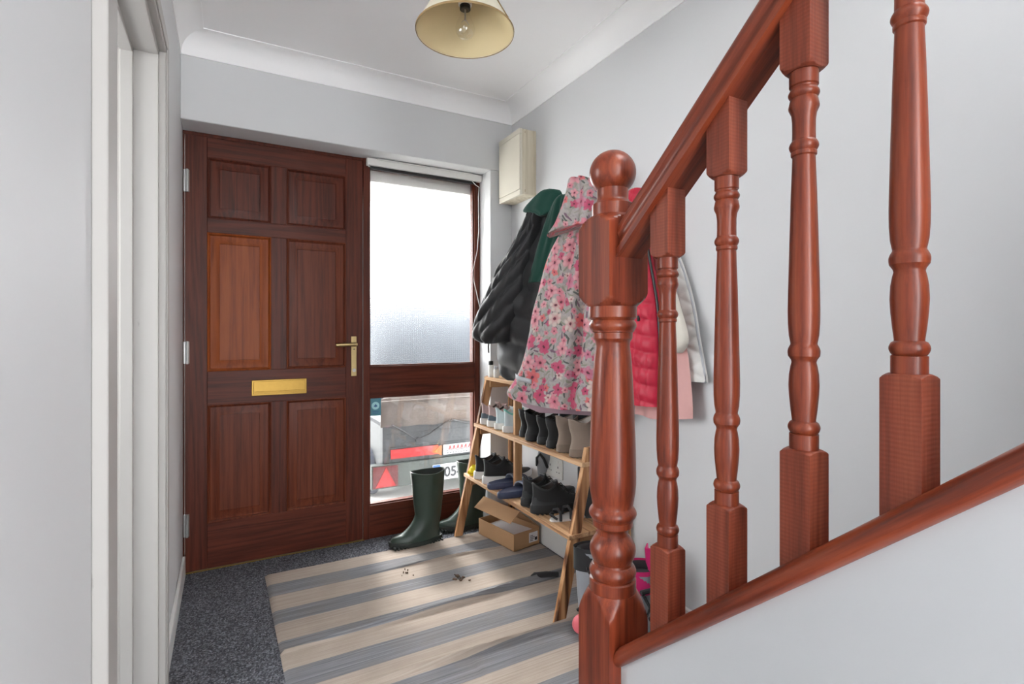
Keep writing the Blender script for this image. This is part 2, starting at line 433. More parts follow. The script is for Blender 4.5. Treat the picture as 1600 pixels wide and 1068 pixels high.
def box(a, b): return MB().box(a, b)
def thing(name, label, cat, loc=(0, 0, 0), group=None):
    o = bpy.data.objects.new(name, None); COL.objects.link(o); o.location = loc
    o.empty_display_size = .05
    return tag(o, label, cat, group)
def tag(o, label, cat, group=None):
    o['label'] = label; o['category'] = cat
    if group: o['group'] = group
    return o
def struct(o): o['kind'] = 'structure'; return o
def sempty(name, loc=(0, 0, 0)):
    o = bpy.data.objects.new(name, None); COL.objects.link(o); o.location = loc; o['kind'] = 'structure'; return o
def dup(root, loc, rz, label, group=None):
    r = root.copy(); COL.objects.link(r); r.location = loc; r.rotation_euler = (0, 0, rz); r['label'] = label
    if group: r['group'] = group
    for ch in list(root.children):
        c = ch.copy(); COL.objects.link(c); c.parent = r
        for g in list(ch.children):
            d = g.copy(); COL.objects.link(d); d.parent = c
    return r
def lerp(a, b, t): return a + (b - a) * t
def interp(tab, x):  # tab sorted by descending or ascending key
    t = sorted(tab)
    if x <= t[0][0]: return t[0][1]
    for (x0, y0), (x1, y1) in zip(t, t[1:]):
        if x <= x1:
            u = (x - x0) / (x1 - x0) if x1 > x0 else 0
            return lerp(y0, y1, u)
    return t[-1][1]
def text_faces(body, size):
    c = bpy.data.curves.new('lettering', 'FONT'); c.body = body; c.size = size; c.extrude = .0006; c.offset = size * .028
    o = bpy.data.objects.new('lettering', c); COL.objects.link(o)
    dg = bpy.context.evaluated_depsgraph_get()
    me = bpy.data.meshes.new_from_object(o.evaluated_get(dg))
    vs = [tuple(v.co) for v in me.vertices]; fs = [tuple(p.vertices) for p in me.polygons]
    COL.objects.unlink(o); bpy.data.objects.remove(o); bpy.data.curves.remove(c); bpy.data.meshes.remove(me)
    return vs, fs

# ------------------------------------------------------------------ room shell
XL, XR, YW, YD, ZC, CV = -.177, 1.4576, 2.658, 2.802, 2.319, .08
ZCEIL = ZC + CV
YB = -2.3
ZS = 3.6
struct(box((-1.6, YB, -.05), (XR + .12, YD + .06, 0)).build('floor', M['carpet']))
# ceiling with a stairwell hole above the stairs, narrowed to dim the right wall
mb = MB(); mb.box((XL - .12, .55, ZCEIL), (XR + .12, YW + .3, ZCEIL + .12)); mb.box((XL - .12, YB, ZCEIL), (.60, .55, ZCEIL + .12)); mb.box((.60, YB, ZCEIL), (XR, -.10, ZCEIL + .12)); mb.box((.60, -.55, ZCEIL), (.66, .55, ZS)); mb.box((.60, .50, ZCEIL + .1), (XR, .56, ZS)); mb.box((.60, -.60, ZCEIL + .1), (XR, -.55, ZS))
struct(mb.build('ceiling', M['ceil']))
struct(box((.60, -.66, 0), (XR, -.60, ZS)).build('wall_light_stop', M['wall']))  # unseen wall added behind the stairs to cut light on the right wall
# left wall with doorway (y 1.145..1.806, z 0..1.925)
DY0, DY1, DZ = 1.06, 1.815, 1.925
mb = MB()
mb.box((XL - .12, YB, 0), (XL, DY0, ZCEIL)); mb.box((XL - .12, DY1, 0), (XL, YD + .06, ZCEIL)); mb.box((XL - .12, DY0, DZ), (XL, DY1, ZCEIL))
struct(mb.build('wall_left', M['wall']))
struct(box((XR, YB, 0), (XR + .12, YD + .06, ZS)).build('wall_right', M['wall']))
mb = MB()
mb.box((XL, YW, 2.03), (XR, YD + .06, ZCEIL)); mb.box((1.318, YW, 0), (XR, YD + .06, 2.03))
struct(mb.build('wall_front', M['wall'], bevel=.004))
# other room beyond the doorway (only its jamb is seen), unseen shell shaped for light
mb = MB(); mb.box((-1.60, YD, 0), (XL - .12, YD + .06, ZCEIL)); mb.box((-1.60, .2, 0), (XL - .12, .26, ZCEIL)); mb.box((-1.66, .2, 0), (-1.60, YD + .06, .9)); mb.box((-1.66, .2, 2.0), (-1.60, YD + .06, ZCEIL)); mb.box((-1.66, .2, .9), (-1.60, .7, 2.0)); mb.box((-1.66, 2.3, .9), (-1.60, YD + .06, 2.0)); mb.box((-1.60, .2, ZCEIL), (XL - .12, YD + .06, ZCEIL + .1))
struct(mb.build('wall_back_room', M['wall']))
# cove cornice
def cove(name, pts0, pts1):
    n = 8; prof = []
    r0, r1 = [], []
    for k in range(n + 1):
        a = k / n * PI / 2
        prof.append((CV * (1 - math.sin(a)) , CV * (1 - math.cos(a))))   # (out from wall, up)
    return prof
def cove_run(name, A, B, out, mi0, mi1):
    # A,B: ends on the wall at ZC ; out: unit vector into the room ; mi: mitre (+1 shortens with distance out)
    mb = MB(); A = Vector(A); B = Vector(B); d = (B - A).normalized(); o = Vector(out); rings = []
    pr = [(.0, -.012), (.005, -.012), (.005, 0)]
    for k in range(9):
        a = k / 8 * PI / 2
        pr.append((.005 + (CV - .005) * (1 - math.cos(a)), (CV - .004) * math.sin(a)))
    pr += [(CV + .01, CV - .004), (CV + .01, CV), (0, CV)]
    for P, sg, mi in ((A, 1, mi0), (B, -1, mi1)):
        rings.append([tuple(P + o * x + Vector((0, 0, z)) + d * sg * mi * x) for x, z in pr])
    mb.loft(rings); return struct(mb.build(name, M['ceil'], smooth=30))
cove_run('trim_1', (XL, YW, ZC), (XR, YW, ZC), (0, -1, 0), 1, 1)
cove_run('trim_2', (XL, YB, ZC), (XL, YW, ZC), (1, 0, 0), 0, 1)
cove_run('trim_3', (XR, .55, ZC), (XR, YW, ZC), (-1, 0, 0), 0, 1)
# skirting
struct(box((XL, DY1 + .075, 0), (XL + .013, YD - .02, .09)).build('baseboard_left', M['skirt'], bevel=.003))
struct(box((XR - .017, 1.14, 0), (XR, YW, .115)).build('baseboard_right', M['skirt'], bevel=.004))
# doorway lining, stops and architrave
mb = MB()
mb.box((XL - .14, DY1 - .009, 0), (XL + .004, DY1 + .02, DZ + .0)); mb.box((XL - .14, DY0 - .02, 0), (XL + .004, DY0 + .012, DZ))
mb.box((XL - .14, DY0 - .02, DZ - .018), (XL + .004, DY1 + .02, DZ + .02))
for y0, y1 in ((DY1 - .021, DY1), (DY0, DY0 + .024)): mb.box((XL - .085, y0, 0), (XL - .055, y1, DZ - .01))
mb.box((XL - .085, DY0, DZ - .03), (XL - .055, DY1, DZ - .005))
struct(mb.build('trim_4', M['gloss_white'], bevel=.002))
mb = MB()
def arch(y0, y1, z0, z1):
    mb.box((XL, y0, z0), (XL + .021, y1, z1))
arch(DY0 - .083, DY0 - .008, 0, DZ + .07); arch(DY1 + .004, DY1 + .074, 0, DZ + .07); arch(DY0 - .083, DY1 + .074, DZ - .002, DZ + .07)
mb.box((XL + .02, DY1 + .012, 0), (XL + .025, DY1 + .05, DZ + .02))
mb.box((XL + .02, DY0 - .03, DZ + .01), (XL + .025, DY1 + .05, DZ + .05))
struct(mb.build('trim_5', M['gloss_white'], bevel=.003))

# ------------------------------------------------------------------ front door
door = sempty('door_1', (XL, YD, 0))
YF = YD            # face of the leaf
x0, x1, zb, zt = -.168, .632, .006, 2.012
PX = [(-.080, .190), (.260, .546)]
PZ = [(.215, .765), (.922, 1.570), (1.637, 1.920)]
mb = MB()
for a, b in ((x0, PX[0][0]), (PX[1][1], x1)): mb.box((a, YF, zb), (b, YF + .044, zt))
for a, b in ((PX[0][1], PX[1][0]),):
    for z0, z1 in PZ: mb.box((a, YF + .0005, z0), (b, YF + .044, z1))
mb.build('stile', M['door_v'], door, bevel=.0015)
mb = MB()
for z0, z1 in ((zb, PZ[0][0]), (PZ[0][1], PZ[1][0]), (PZ[1][1], PZ[2][0]), (PZ[2][1], zt)): mb.box((PX[0][0], YF, z0), (PX[1][1], YF + .044, z1))
mb.build('rail', M['door_h'], door, bevel=.0015)
def rect_loft(mb, a, b, z0, z1, steps, y):
    rings = []
    for ins, dp in steps:
        rings.append([(a + ins, y + dp, z0 + ins), (b - ins, y + dp, z0 + ins), (b - ins, y + dp, z1 - ins), (a + ins, y + dp, z1 - ins)])
    mb.loft(rings, False, True)
for i, (a, b) in enumerate(PX):
    for k, (z0, z1) in enumerate(PZ):
        mb = MB()
        rect_loft(mb, a, b, z0, z1, [(0, .03), (0, -.001), (.003, -.002), (.008, .001), (.009, .009), (.013, .012), (.016, .012), (.050, .002), (.051, .0045), (.053, .0045)], YF)
        mat = M['door_or'] if (i, k) == (0, 1) else M['door_mid'] if k == 0 or (i, k) == (1, 1) else M['door_v']
        o = mb.build('panel', mat, door, smooth=25)
        if (i, k) == (0, 1): o['label'] = 'lighter orange-brown wood panel'
for z in (1.797, 1.012, .222):
    mb = box((XL + .004, YF - .012, z - .05), (XL + .026, YF + .004, z + .05))
    mb.lathe([(.006, -.052), (.006, .052)], (XL + .018, YF - .014, z), 12)
    mb.build('hinge', M['steel'], door, bevel=.001, label='grey steel hinge')
# letter plate
lp = box((.104, YF - .006, .797), (.353, YF, .873)).build('letter_plate', M['brass'], door, bevel=.002, label='brass letter plate')
mb = box((.113, YF - .0095, .806), (.344, YF - .005, .866)); mb.box((.113, YF - .0115, .812), (.344, YF - .009, .818)); mb.build('flap', M['brass'], lp, bevel=.0015)
# lever handle
hp = box((.571, YF - .006, .874), (.600, YF, 1.083)).build('handle_plate', M['brass_dull'], door, bevel=.002, label='brass handle plate')
mb = MB(); mb.lathe([(.011, 0), (.011, .02)], (0, 0, 0), 16)
mb.v = [(x + .586, YF - .006 - z * 1.9, y + 1.041) for x, y, z in mb.v]
mb.tube([(.590, YF - .042, 1.041), (.574, YF - .044, 1.041), (.55, YF - .044, 1.0405), (.494, YF - .044, 1.039), (.488, YF - .044, 1.039)], [.011, .0105, .009, .010, .009], 14)
mb.build('lever', M['brass_dull'], hp)
mb = MB(); mb.lathe([(.009, 0), (.009, .008)], (0, 0, 0), 16); mb.v = [(x + .586, YF - .006 - z, y + .905) for x, y, z in mb.v]
mb.box((.5835, YF - .0155, .898), (.5885, YF - .013, .912)); mb.build('lock_cylinder', M['steel'], hp)
mb = MB(); mb.lathe([(.0035, 0), (.0035, .0015)], (0, 0, 0), 10); mb.v = [(x + .586, YF - .006 - z, y + 1.015) for x, y, z in mb.v]; mb.build('screw', M['black_pl'], hp)
# frame of the doorway
mb = MB()
mb.box((XL, YF + .012, 0), (x0 - .002, YF + .07, 2.03)); mb.box((XL, YF + .004, zt + .002), (.64, YF + .07, 2.03))
mb.build('jamb', M['door_v'], door, bevel=.0015)
box((XL, YF - .006, 0), (.64, YF + .02, .004)).build('threshold_strip', M['brass'], door, label='thin brass threshold strip')

# ------------------------------------------------------------------ side window beside the door
win = sempty('window_1', (.64, YD, 0))
mb = MB(); mb.box((.635, YF - .004, 0), (.669, YF + .07, 2.03)); mb.box((1.285, YF - .002, 0), (1.318, YF + .07, 2.03)); mb.build('stile', M['door_v'], win, bevel=.002)
mb = MB()
for z0, z1 in ((0, .176), (.755, .922), (1.990, 2.03)): mb.box((.669, YF, z0), (1.285, YF + .07, z1))
mb.build('rail', M['door_h'], win, bevel=.002)
for z0, z1, mt, nm, lb in ((.176, .755, 'clear', 'lower_pane', 'clear glass pane'), (.922, 1.990, 'frosted', 'upper_pane', 'dimpled obscure glass pane')):
    g = box((.669, YF + .028, z0), (1.285, YF + .032, z1)).build(nm, M[mt], win, smooth=0, label=lb)
    mb = MB(); w = .007
    for a, b in (((.669, z0), (.669 + w, z1)), ((1.285 - w, z0), (1.285, z1)), ((.669, z0), (1.285, z0 + w)), ((.669, z1 - w), (1.285, z1))):
        mb.box((a[0], YF + .012, a[1]), (b[0], YF + .027, b[1]))
    mb.build('bead', M['door_v'], win, bevel=.001)
# trim between frame and reveal on the right (painted plaster edge) is the wall itself
# blind head rail with its cord
bl = thing('blind_headrail', 'white blind head rail with dangling cord above the side window', 'blind', (.98, YF - .03, 1.99))
box((.648, YF - .034, 1.988), (1.316, YF - .006, 2.026)).build('rail', M['white_pl'], bl, bevel=.003)
mb = MB(); mb.box((.70, YF - .040, 2.020), (.98, YF - .03, 2.026)); mb.box((.995, YF - .040, 2.020), (1.25, YF - .03, 2.026)); mb.build('clip', M['white_pl'], bl)
mb = MB(); mb.tube([(.652, YF - .036, 2.0), (.652, YF - .038, 1.985), (.655, YF - .04, 1.975), (.661, YF - .038, 1.978)], .003, 8); mb.build('end_hook', M['white_pl'], bl)
box((.668, YF - .02, 1.972), (1.285, YF - .008, 1.987)).build('bottom_slat', M['black_pl'], bl, label='dark slat under the rail')
mb = MB(); mb.tube([(1.25, YF - .03, 1.99), (1.275, YF - .032, 1.966), (1.30, YF - .03, 1.955), (1.296, YF - .028, 1.90), (1.298, YF - .028, 1.70), (1.288, YF - .028, 1.58), (1.262, YF - .028, 1.47), (1.268, YF - .028, 1.40), (1.292, YF - .03, 1.30), (1.305, YF - .03, 1.25), (1.300, YF - .03, 1.22)], .0022, 8); mb.build('cord', M['white_pl'], bl)
# sticker on the lower pane
st = thing('window_sticker', 'small blue square sticker in the corner of the clear lower pane', 'sticker', (.71, YF + .027, .70))
box((.678, YF + .0265, .652), (.737, YF + .0278, .748)).build('backing', M['sticker'], st, smooth=0)
mb = MB(); mb.lathe([(.021, 0), (.021, .0006)], (0, 0, 0), 28); mb.v = [(x + .707, YF + .0264 - z, y + .706) for x, y, z in mb.v]; dsc = mb.build('disc', M['sticker_l'], st, smooth=0)
mb = MB(); mb.prism([(.697, YF + .0257, .702), (.707, YF + .0257, .716), (.718, YF + .0257, .703), (.707, YF + .0257, .698)], (0, -.0006, 0)); mb.box((.69, YF + .0257, .672), (.724, YF + .0263, .676)); mb.box((.692, YF + .0257, .663), (.722, YF + .0263, .667)); mb.build('print', M['sticker_d'], st, smooth=0)

# ------------------------------------------------------------------ outside
struct(box((-14, YD + .07, -.25), (14, 40, -.10)).build('ground_outside', M['stone']))
struct(box((.3, YD + .065, 1.93), (1.9, 3.42, 2.10)).build('trim_6', M['white_pl']))   # porch canopy over the entrance
TY = 3.55
tr = thing('trailer', 'old grey covered trailer with red reflectors parked outside the window', 'trailer', (1.7, TY, -.1))
TX0, TX1 = .935, 2.55
box((TX0, TY, .20), (TX1, TY + .04, .45)).build('tailgate', M['trailer'], tr, bevel=.004)
mb = MB(); mb.box((TX0 + .03, TY - .004, .395), (TX1, TY, .40)); mb.box((TX0 + .05, TY - .006, .30), (TX1, TY, .306)); mb.build('rib', M['trailer'], tr)
box((TX0 - .08, TY - .02, .035), (TX1, TY + .05, .197)).build('rear_beam', M['trailer_g'], tr, bevel=.004)
mb = MB()
mb.box((TX0, TY + .04, .10), (TX0 + .04, TY + 2.4, .45)); mb.box((TX1 - .04, TY + .04, .10), (TX1, TY + 2.4, .45)); mb.box((TX0, TY + .04, .12), (TX1, TY + 2.4, .17))
mb.build('bed', M['trailer'], tr)
# trailer cover: loft over the bed, upper part a separate blue grey
rings = []
NS = 26
for yy, hh, ex in ((TY - .03, .452, 0), (TY - .035, .55, 0), (TY - .02, .64, 0), (TY + .06, .76, .1), (TY + .5, 1.16, .5), (TY + 1.0, 1.46, 1), (TY + 1.7, 1.50, 1), (TY + 2.4, 1.2, 1)):
    r = []
    for j in range(NS + 1):
        s_ = j / NS
        x = lerp(TX0 - .02, TX1 + .02, s_)
        edge = (1 - abs(2 * s_ - 1) ** 4) ** .5
        wv = .012 * math.sin(j * 1.7 + yy * 9) + .01 * math.sin(j * .9)
        r.append((x, yy + (wv if hh > .46 else 0), .45 + (hh - .45) * (.25 + .75 * edge if hh > .7 else 1) + wv * .4))
    rings.append(r)
mb = MB(); mb.loft(rings[3:], False, False, close=False); tp = mb.build('upper_cover', M['cover_top'], tr, smooth=60); md = tp.modifiers.new('thick', 'SOLIDIFY'); md.thickness = .006
mb = MB(); mb.loft(rings[:4], False, False, close=False)
mb.box((TX0 - .02, TY - .045, .628), (TX1 + .02, TY - .028, .634))
cv = mb.build('canvas_cover', M['canvas'], tr, smooth=60)
md = cv.modifiers.new('thick', 'SOLIDIFY'); md.thickness = .006
mb = MB()
mb.tube([(.985, TY - .05, .47), (1.07, TY - .03, .42), (1.17, TY - .03, .348), (1.26, TY - .03, .38), (1.38, TY - .04, .455), (1.42, TY - .05, .47)], .006, 8)
mb.tube([(1.42, TY - .05, .475), (1.60, TY - .03, .42), (1.80, TY - .03, .37)], .006, 8)
mb.lathe([(.02, 0), (.02, .02)], (0, 0, 0), 14); mb.v[-28:] = [(x + 1.18, TY - .02 - z, y + .345) for x, y, z in mb.v[-28:]]
mb.build('bungee_cord', M['black_pl'], tr)
box((.99, TY - .012, .228), (1.335, TY - .003, .292)).build('red_marker', M['red_ref'], tr, label='red reflective marker strip')
mb = MB(); mb.prism([(1.30, TY - .0145, .246), (1.345, TY - .0145, .285), (1.36, TY - .0145, .285), (1.36, TY - .0145, .215)], (0, .003, 0)); mb.build('orange_patch', M['orange'], tr)
sg = box((1.372, TY - .012, .215), (1.66, TY - .003, .288)).build('maker_sign', M['plate_wh'], tr, bevel=.006, label='white sign with red and yellow lettering')
mb = MB(); mb.box((1.395, TY - .0135, .243), (1.64, TY - .012, .246)); 
for k in range(11): mb.box((1.405 + k * .021, TY - .0135, .224), (1.413 + k * .021, TY - .012, .231))
mb.build('small_print', M['ink'], sg)
mb = MB()
for k in range(7):
    xx = 1.412 + k * .031
    mb.prism([(xx, TY - .0135, .249), (xx + .010, TY - .0135, .249), (xx + .019, TY - .0135, .279), (xx + .010, TY - .0135, .279)], (0, .0015, 0))
    mb.prism([(xx + .010, TY - .0135, .279), (xx + .019, TY - .0135, .279), (xx + .026, TY - .0135, .249), (xx + .019, TY - .0135, .249)], (0, .0015, 0))
mb.build('lettering', M['red_ref'], sg, smooth=0)
np_ = box((1.285, TY - .032, .042), (1.80, TY - .022, .156)).build('number_plate', M['plate_wh'], tr, bevel=.003, label='white number plate with a blue band')
box((1.288, TY - .0335, .045), (1.342, TY - .0315, .153)).build('blue_band', M['plate_bl'], np_)
vs, fs = text_faces('05-', .098)
mb = MB(); mb.add([(1.372 + x * .98, TY - .0335 - z, .064 + y) for x, y, z in vs], fs); mb.build('digits', M['ink'], np_, smooth=0)
rb_ = box((.865, TY - .028, .045), (1.035, TY - .02, .188)).build('reflector_plate', M['red_dark'], tr, label='dark red reflector plate')
mb = MB(); mb.prism([(.880, TY - .032, .050), (1.02, TY - .032, .050), (.952, TY - .032, .182)], (0, .004, 0)); mb.build('triangle', M['red_ref'], rb_, label='red triangle')
mb = MB(); mb.lathe([(.05, 0), (.15, 0), (.17, .02), (.17, .08), (.15, .10), (.05, .10)], (0, 0, 0), 24); mb.v = [(z + .88, TY + .35 + x, .075 + y) for x, y, z in mb.v]; mb.build('wheel', M['tyre'], tr)

# ------------------------------------------------------------------ rug
rug = MB(); NX, NY = 90, 430
RX0, RX1, RY0, RY1 = .150, 1.435, .60, 2.600
def ridge(y, c, w): 
    d = (y - c) / w
    return math.exp(-d * d)
vs, uvs, fs = [], [], []
for j in range(NY + 1):
    for i in range(NX + 1):
        u = i / NX; x = lerp(RX0, RX1, u); y = lerp(RY0, RY1, j / NY)
        xs = x + .03 * (1 - (y - RY0) / (RY1 - RY0)) * (1 - u)
        z = .007
        z += .026 * ridge(y, 1.944 + .022 * u + .006 * math.sin(u * 9), .008) * min(1, .35 + u)
        z += .024 * ridge(y, 1.640 - .02 * u + .012 * math.sin(u * 6 + 1), .011) * (min(1, max(0, (u - .1) * 3)))
        z += .013 * ridge(y, 2.405 - .055 * u, .008) * max(0, math.sin(PI * min(1, max(0, (u - .3) / .6))))
        z += .003 * mnoise.noise((x * 3, y * 5, 0))
        if x > .72: z += .004 * ridge(y, 1.55, .05)
        z = max(z, .003)
        if i in (0, NX) or j in (0, NY): z = .002
        vs.append((xs, y, z)); uvs.append((x, y))
for j in range(NY):
    for i in range(NX):
        a = j * (NX + 1) + i; fs.append((a, a + 1, a + NX + 2, a + NX + 1))
rug.add(vs, fs, uvs)
ro = rug.build('striped_rug', M['rug'], smooth=60)
tag(ro, 'flat striped rug in beige and grey on the dark carpet', 'rug')
# leaf crumbs on the rug
mb = MB(); random.seed(3)
for k in range(26):
    big = k < 7
    cx, cy = (.905 + random.gauss(0, .02), 2.15 + random.gauss(0, .018)) if k < 18 else (.73 + random.gauss(0, .03), 2.32 + random.gauss(0, .03))
    r = random.uniform(.006, .013) if big else random.uniform(.002, .005)
    a0 = random.random() * 6
    n = 6
    ring = [(cx + r * random.uniform(.5, 1.1) * math.cos(a0 + t * 2 * PI / n), cy + r * random.uniform(.4, 1.0) * math.sin(a0 + t * 2 * PI / n)) for t in range(n)]
    mb.loft([[(x, y, .008) for x, y in ring], [(x, y, .010 + random.random() * .004) for x, y in ring]])
o = mb.build('leaf_crumbs', M['dirt'], smooth=0); tag(o, 'dry brown leaf crumbs scattered on the striped rug', 'crumbs'); o['kind'] = 'stuff'

# ------------------------------------------------------------------ stairs, newel, balusters, rails
NXc, NYc = .635, .765
SL = .867
def baserail_top(y): return .556 + (.71 - y) * SL
def handrail_bot(y): return 1.249 + (.71 - y) * SL
def sqring(c, half, R, z, n=48):
    r = []
    for j in range(n):
        a = 2 * PI * j / n + PI / 4 * 0
        q = half / max(abs(math.cos(a)), abs(math.sin(a)))
        q = min(q, R); r.append((c[0] + q * math.cos(a), c[1] + q * math.sin(a), z))
    return r
# newel post
nw = thing('newel_post', 'thick turned newel post with ball top at the foot of the stairs', 'newel post', (NXc, NYc, 0))
H = .0452; RC = H * 1.4142
def block(c, half, z0, z1, rtop, rbot, ch):
    rings = []
    if rbot: 
        for k in range(9):
            t = k / 8; rings.append(sqring(c, half, lerp(rbot, half * 1.4143, math.sin(t * PI / 2)), z0 + ch * t))
    else: rings.append(sqring(c, half, 9, z0))
    if rtop:
        for k in range(9):
            t = 1 - k / 8; rings.append(sqring(c, half, lerp(rtop, half * 1.4143, math.sin(t * PI / 2)), z1 - ch * t))
    else: rings.append(sqring(c, half, 9, z1))
    mb = MB(); mb.loft(rings); return mb
block((NXc, NYc), H, 0, .628, .0442, None, .055).build('lower_block', M['banister'], nw, smooth=28)
block((NXc, NYc), H, 1.155, 1.324, .0395, .0448, .026).build('upper_block', M['banister'], nw, smooth=28)
def arc(r0, z0, r1, z1, bulge, n=6):
    out = []
    for k in range(n + 1):
        t = k / n; out.append((lerp(r0, r1, t) + bulge * math.sin(PI * t), lerp(z0, z1, t)))
    return out
prof = [(.0432, .626), (.0432, .648), (.0415, .650)] + arc(.0385, .651, .0385, .674, .005, 8) + [(.0360, .676), (.0355, .679)] \
    + arc(.0352, .680, .0290, .731, .0105, 14) + [(.0288, .735)] + arc(.0290, .738, .0372, .747, -.002, 4) + [(.0375, .750), (.0375, .757), (.039, .758)] \
    + arc(.0392, .760, .0392, .781, .005, 8) + [(.0375, .783)] + [(.0372, .784), (.0395, .796), (.0418, .81), (.0432, .826), (.0434, .84), (.0430, .86), (.0422, .90), (.0400, .96), (.0372, 1.02), (.0345, 1.06), (.0322, 1.078), (.0318, 1.083)] \
    + arc(.0322, 1.085, .0366, 1.096, -.0015, 4) + [(.0368, 1.107), (.0395, 1.1085)] + arc(.0395, 1.110, .0395, 1.130, .0045, 8) + [(.0418, 1.132), (.0446, 1.135), (.0446, 1.156)]
MB().lathe(prof, (NXc, NYc, 0), 40).build('turned_shaft', M['banister'], nw, smooth=32)
bz, br = 1.4055, .0433
prof = [(.0384, 1.322), (.0384, 1.345), (.036, 1.3475), (.0315, 1.350), (.0290, 1.356), (.0292, 1.362)]
for k in range(17):
    a = math.radians(-48 + k * 138 / 16); prof.append((max(.0005, br * math.cos(a)), bz + br * .97 * math.sin(a)))
MB().lathe(prof, (NXc, NYc, 0), 40).build('ball_finial', M['banister'], nw, smooth=40)

# balusters
BH = .0195
def baluster(y, label):
    c = (NXc, y); zS = .757 + (.626 - y) * .888; zT = zS + .474
    t = thing('baluster', label, 'baluster', (NXc, y, baserail_top(y)), 'turned balusters of the stair rail')
    # lower block with foot cut to the rail
    zb0 = baserail_top(y)
    rings = []
    r = sqring(c, BH, 9, 0); rings.append([(x, yy, baserail_top(yy) - .003) for x, yy, z in r])
    for k in range(7):
        q = 1 - k / 6; rings.append(sqring(c, BH, lerp(.0185, BH * 1.4143, math.sin(q * PI / 2)), zS + .001 - .006 * q))
    MB().loft(rings).build('lower_block', M['banister_saw'], t, smooth=28)
    rings = []
    for k in range(7):
        q = k / 6; rings.append(sqring(c, BH, lerp(.0185, BH * 1.4143, math.sin(q * PI / 2)), zT - .002 + .009 * q))
    r = sqring(c, BH, 9, 0); rings.append([(x, yy, handrail_bot(yy) + .001) for x, yy, z in r])
    MB().loft(rings).build('upper_block', M['banister_saw'], t, smooth=28)
    P = [(.0166, 0), (.0166, .0195), (.0148, .0205)] + arc(.0160, .0215, .0160, .034, .0022, 6) + [(.0135, .0355)] + \
        [(.0134, .037), (.0150, .050), (.0165, .066), (.0172, .080), (.0166, .094), (.0150, .104), (.0138, .109), (.0145, .112), (.0178, .117)] + \
        arc(.0178, .118, .0150, .1315, .0016, 5) + [(.0150, .133), (.0168, .143), (.0178, .158), (.0180, .175), (.0176, .20), (.0162, .26), (.0146, .32), (.0130, .366), (.0130, .3665), (.0146, .368), (.0148, .3715), (.0140, .373)] + \
        arc(.0146, .374, .0146, .3855, .0022, 6) + [(.0133, .387), (.0131, .398), (.0132, .411), (.0142, .420), (.0172, .427), (.0174, .4295), (.0158, .438), (.0148, .4395)] + arc(.0158, .4405, .0158, .450, .002, 5) + [(.0148, .4515), (.0150, .4535), (.0166, .455), (.0166, .4745)]
    MB().lathe([(r_, zS + z_) for r_, z_ in P], (c[0], c[1], 0), 32).build('turned_shaft', M['banister'], t, smooth=32)
    return t
for k, (y, lb) in enumerate(((.626, 'turned wooden baluster closest to the newel post, scuffed near its top'), (.511, 'turned wooden baluster second up from the newel post'),
                 (.396, 'turned wooden baluster third up from the newel post'), (.281, 'largest turned baluster, fourth up from the newel post, its top cut off by the frame'))):
    baluster(y, lb)
# base rail
def sweep(profile, y0, y1, zf, cut=True):
    th = math.atan(SL); rings = []
    for y in (y0, y1):
        rings.append([(x, y, zf(y) + h / math.cos(th)) for x, h in profile])
    return MB().loft(rings)
pr = []
for a in range(0, 9): pr.append((.612 - .013 * math.sin(PI * a / 8), -.0255 + .0 - .0095 * math.cos(PI * a / 8) + .013))
pr = [(.622, -.028), (.612, -.028)] + [(.612 - .0135 * math.sin(PI * a / 8), -.014 - .0125 * math.cos(PI * a / 8)) for a in range(1, 8)] + [(.613, -.0005), (.635, 0), (.657, -.0005)] + [(.660 + .0135 * math.sin(PI * a / 8), -.014 + .0125 * math.cos(PI * a / 8)) for a in range(1, 8)] + [(.66, -.028), (.648, -.028)]
o = sweep(pr, NYc - H - .0008, -.45, baserail_top).build('base_rail', M['rail'], smooth=45, base=(.635, .72, .5))
tag(o, 'sloping rounded base rail under the balusters, on the white stair wall', 'stair rail')
hp_ = [(-.030, 0), (-.030, .011), (-.027, .0135), (-.0235, .016), (-.0225, .022), (-.0245, .028), (-.0275, .031), (-.0275, .038), (-.025, .044), (-.019, .0485), (-.008, .051)]
pr = [(.635 + x, h) for x, h in hp_] + [(.635 - x, h) for x, h in reversed(hp_)]
o = sweep(pr, NYc - H - .0008, -.45, handrail_bot).build('handrail', M['rail'], smooth=35, base=(.635, .72, 1.25))
tag(o, 'sloping moulded wooden handrail rising from the newel post', 'handrail')
# stair wall below the base rail and the treads behind it
mb = MB(); y0, y1 = NYc - H - .001, -.45
zf = lambda y: baserail_top(y) - .036
P = [(y0, 0), (y0, zf(y0)), (y1, zf(y1)), (y1, 0)]
mb.loft([[(.616, y, z) for y, z in P], [(.654, y, z) for y, z in P]])
struct(mb.build('wall_stair', M['wall']))
mb = MB()
for k in range(6):
    yn = .70 - .225 * k if k else .70
    zt_ = .40 + .195 * k
    if yn - .24 < -.75: break
    mb.box((.656, yn - .25, max(0, zt_ - .4)), (XR - .002, yn, zt_))
mb.box((.69, .69, 0), (XR - .002, .93, .2))
struct(mb.build('floor_stairs', M['carpet'], bevel=.01))

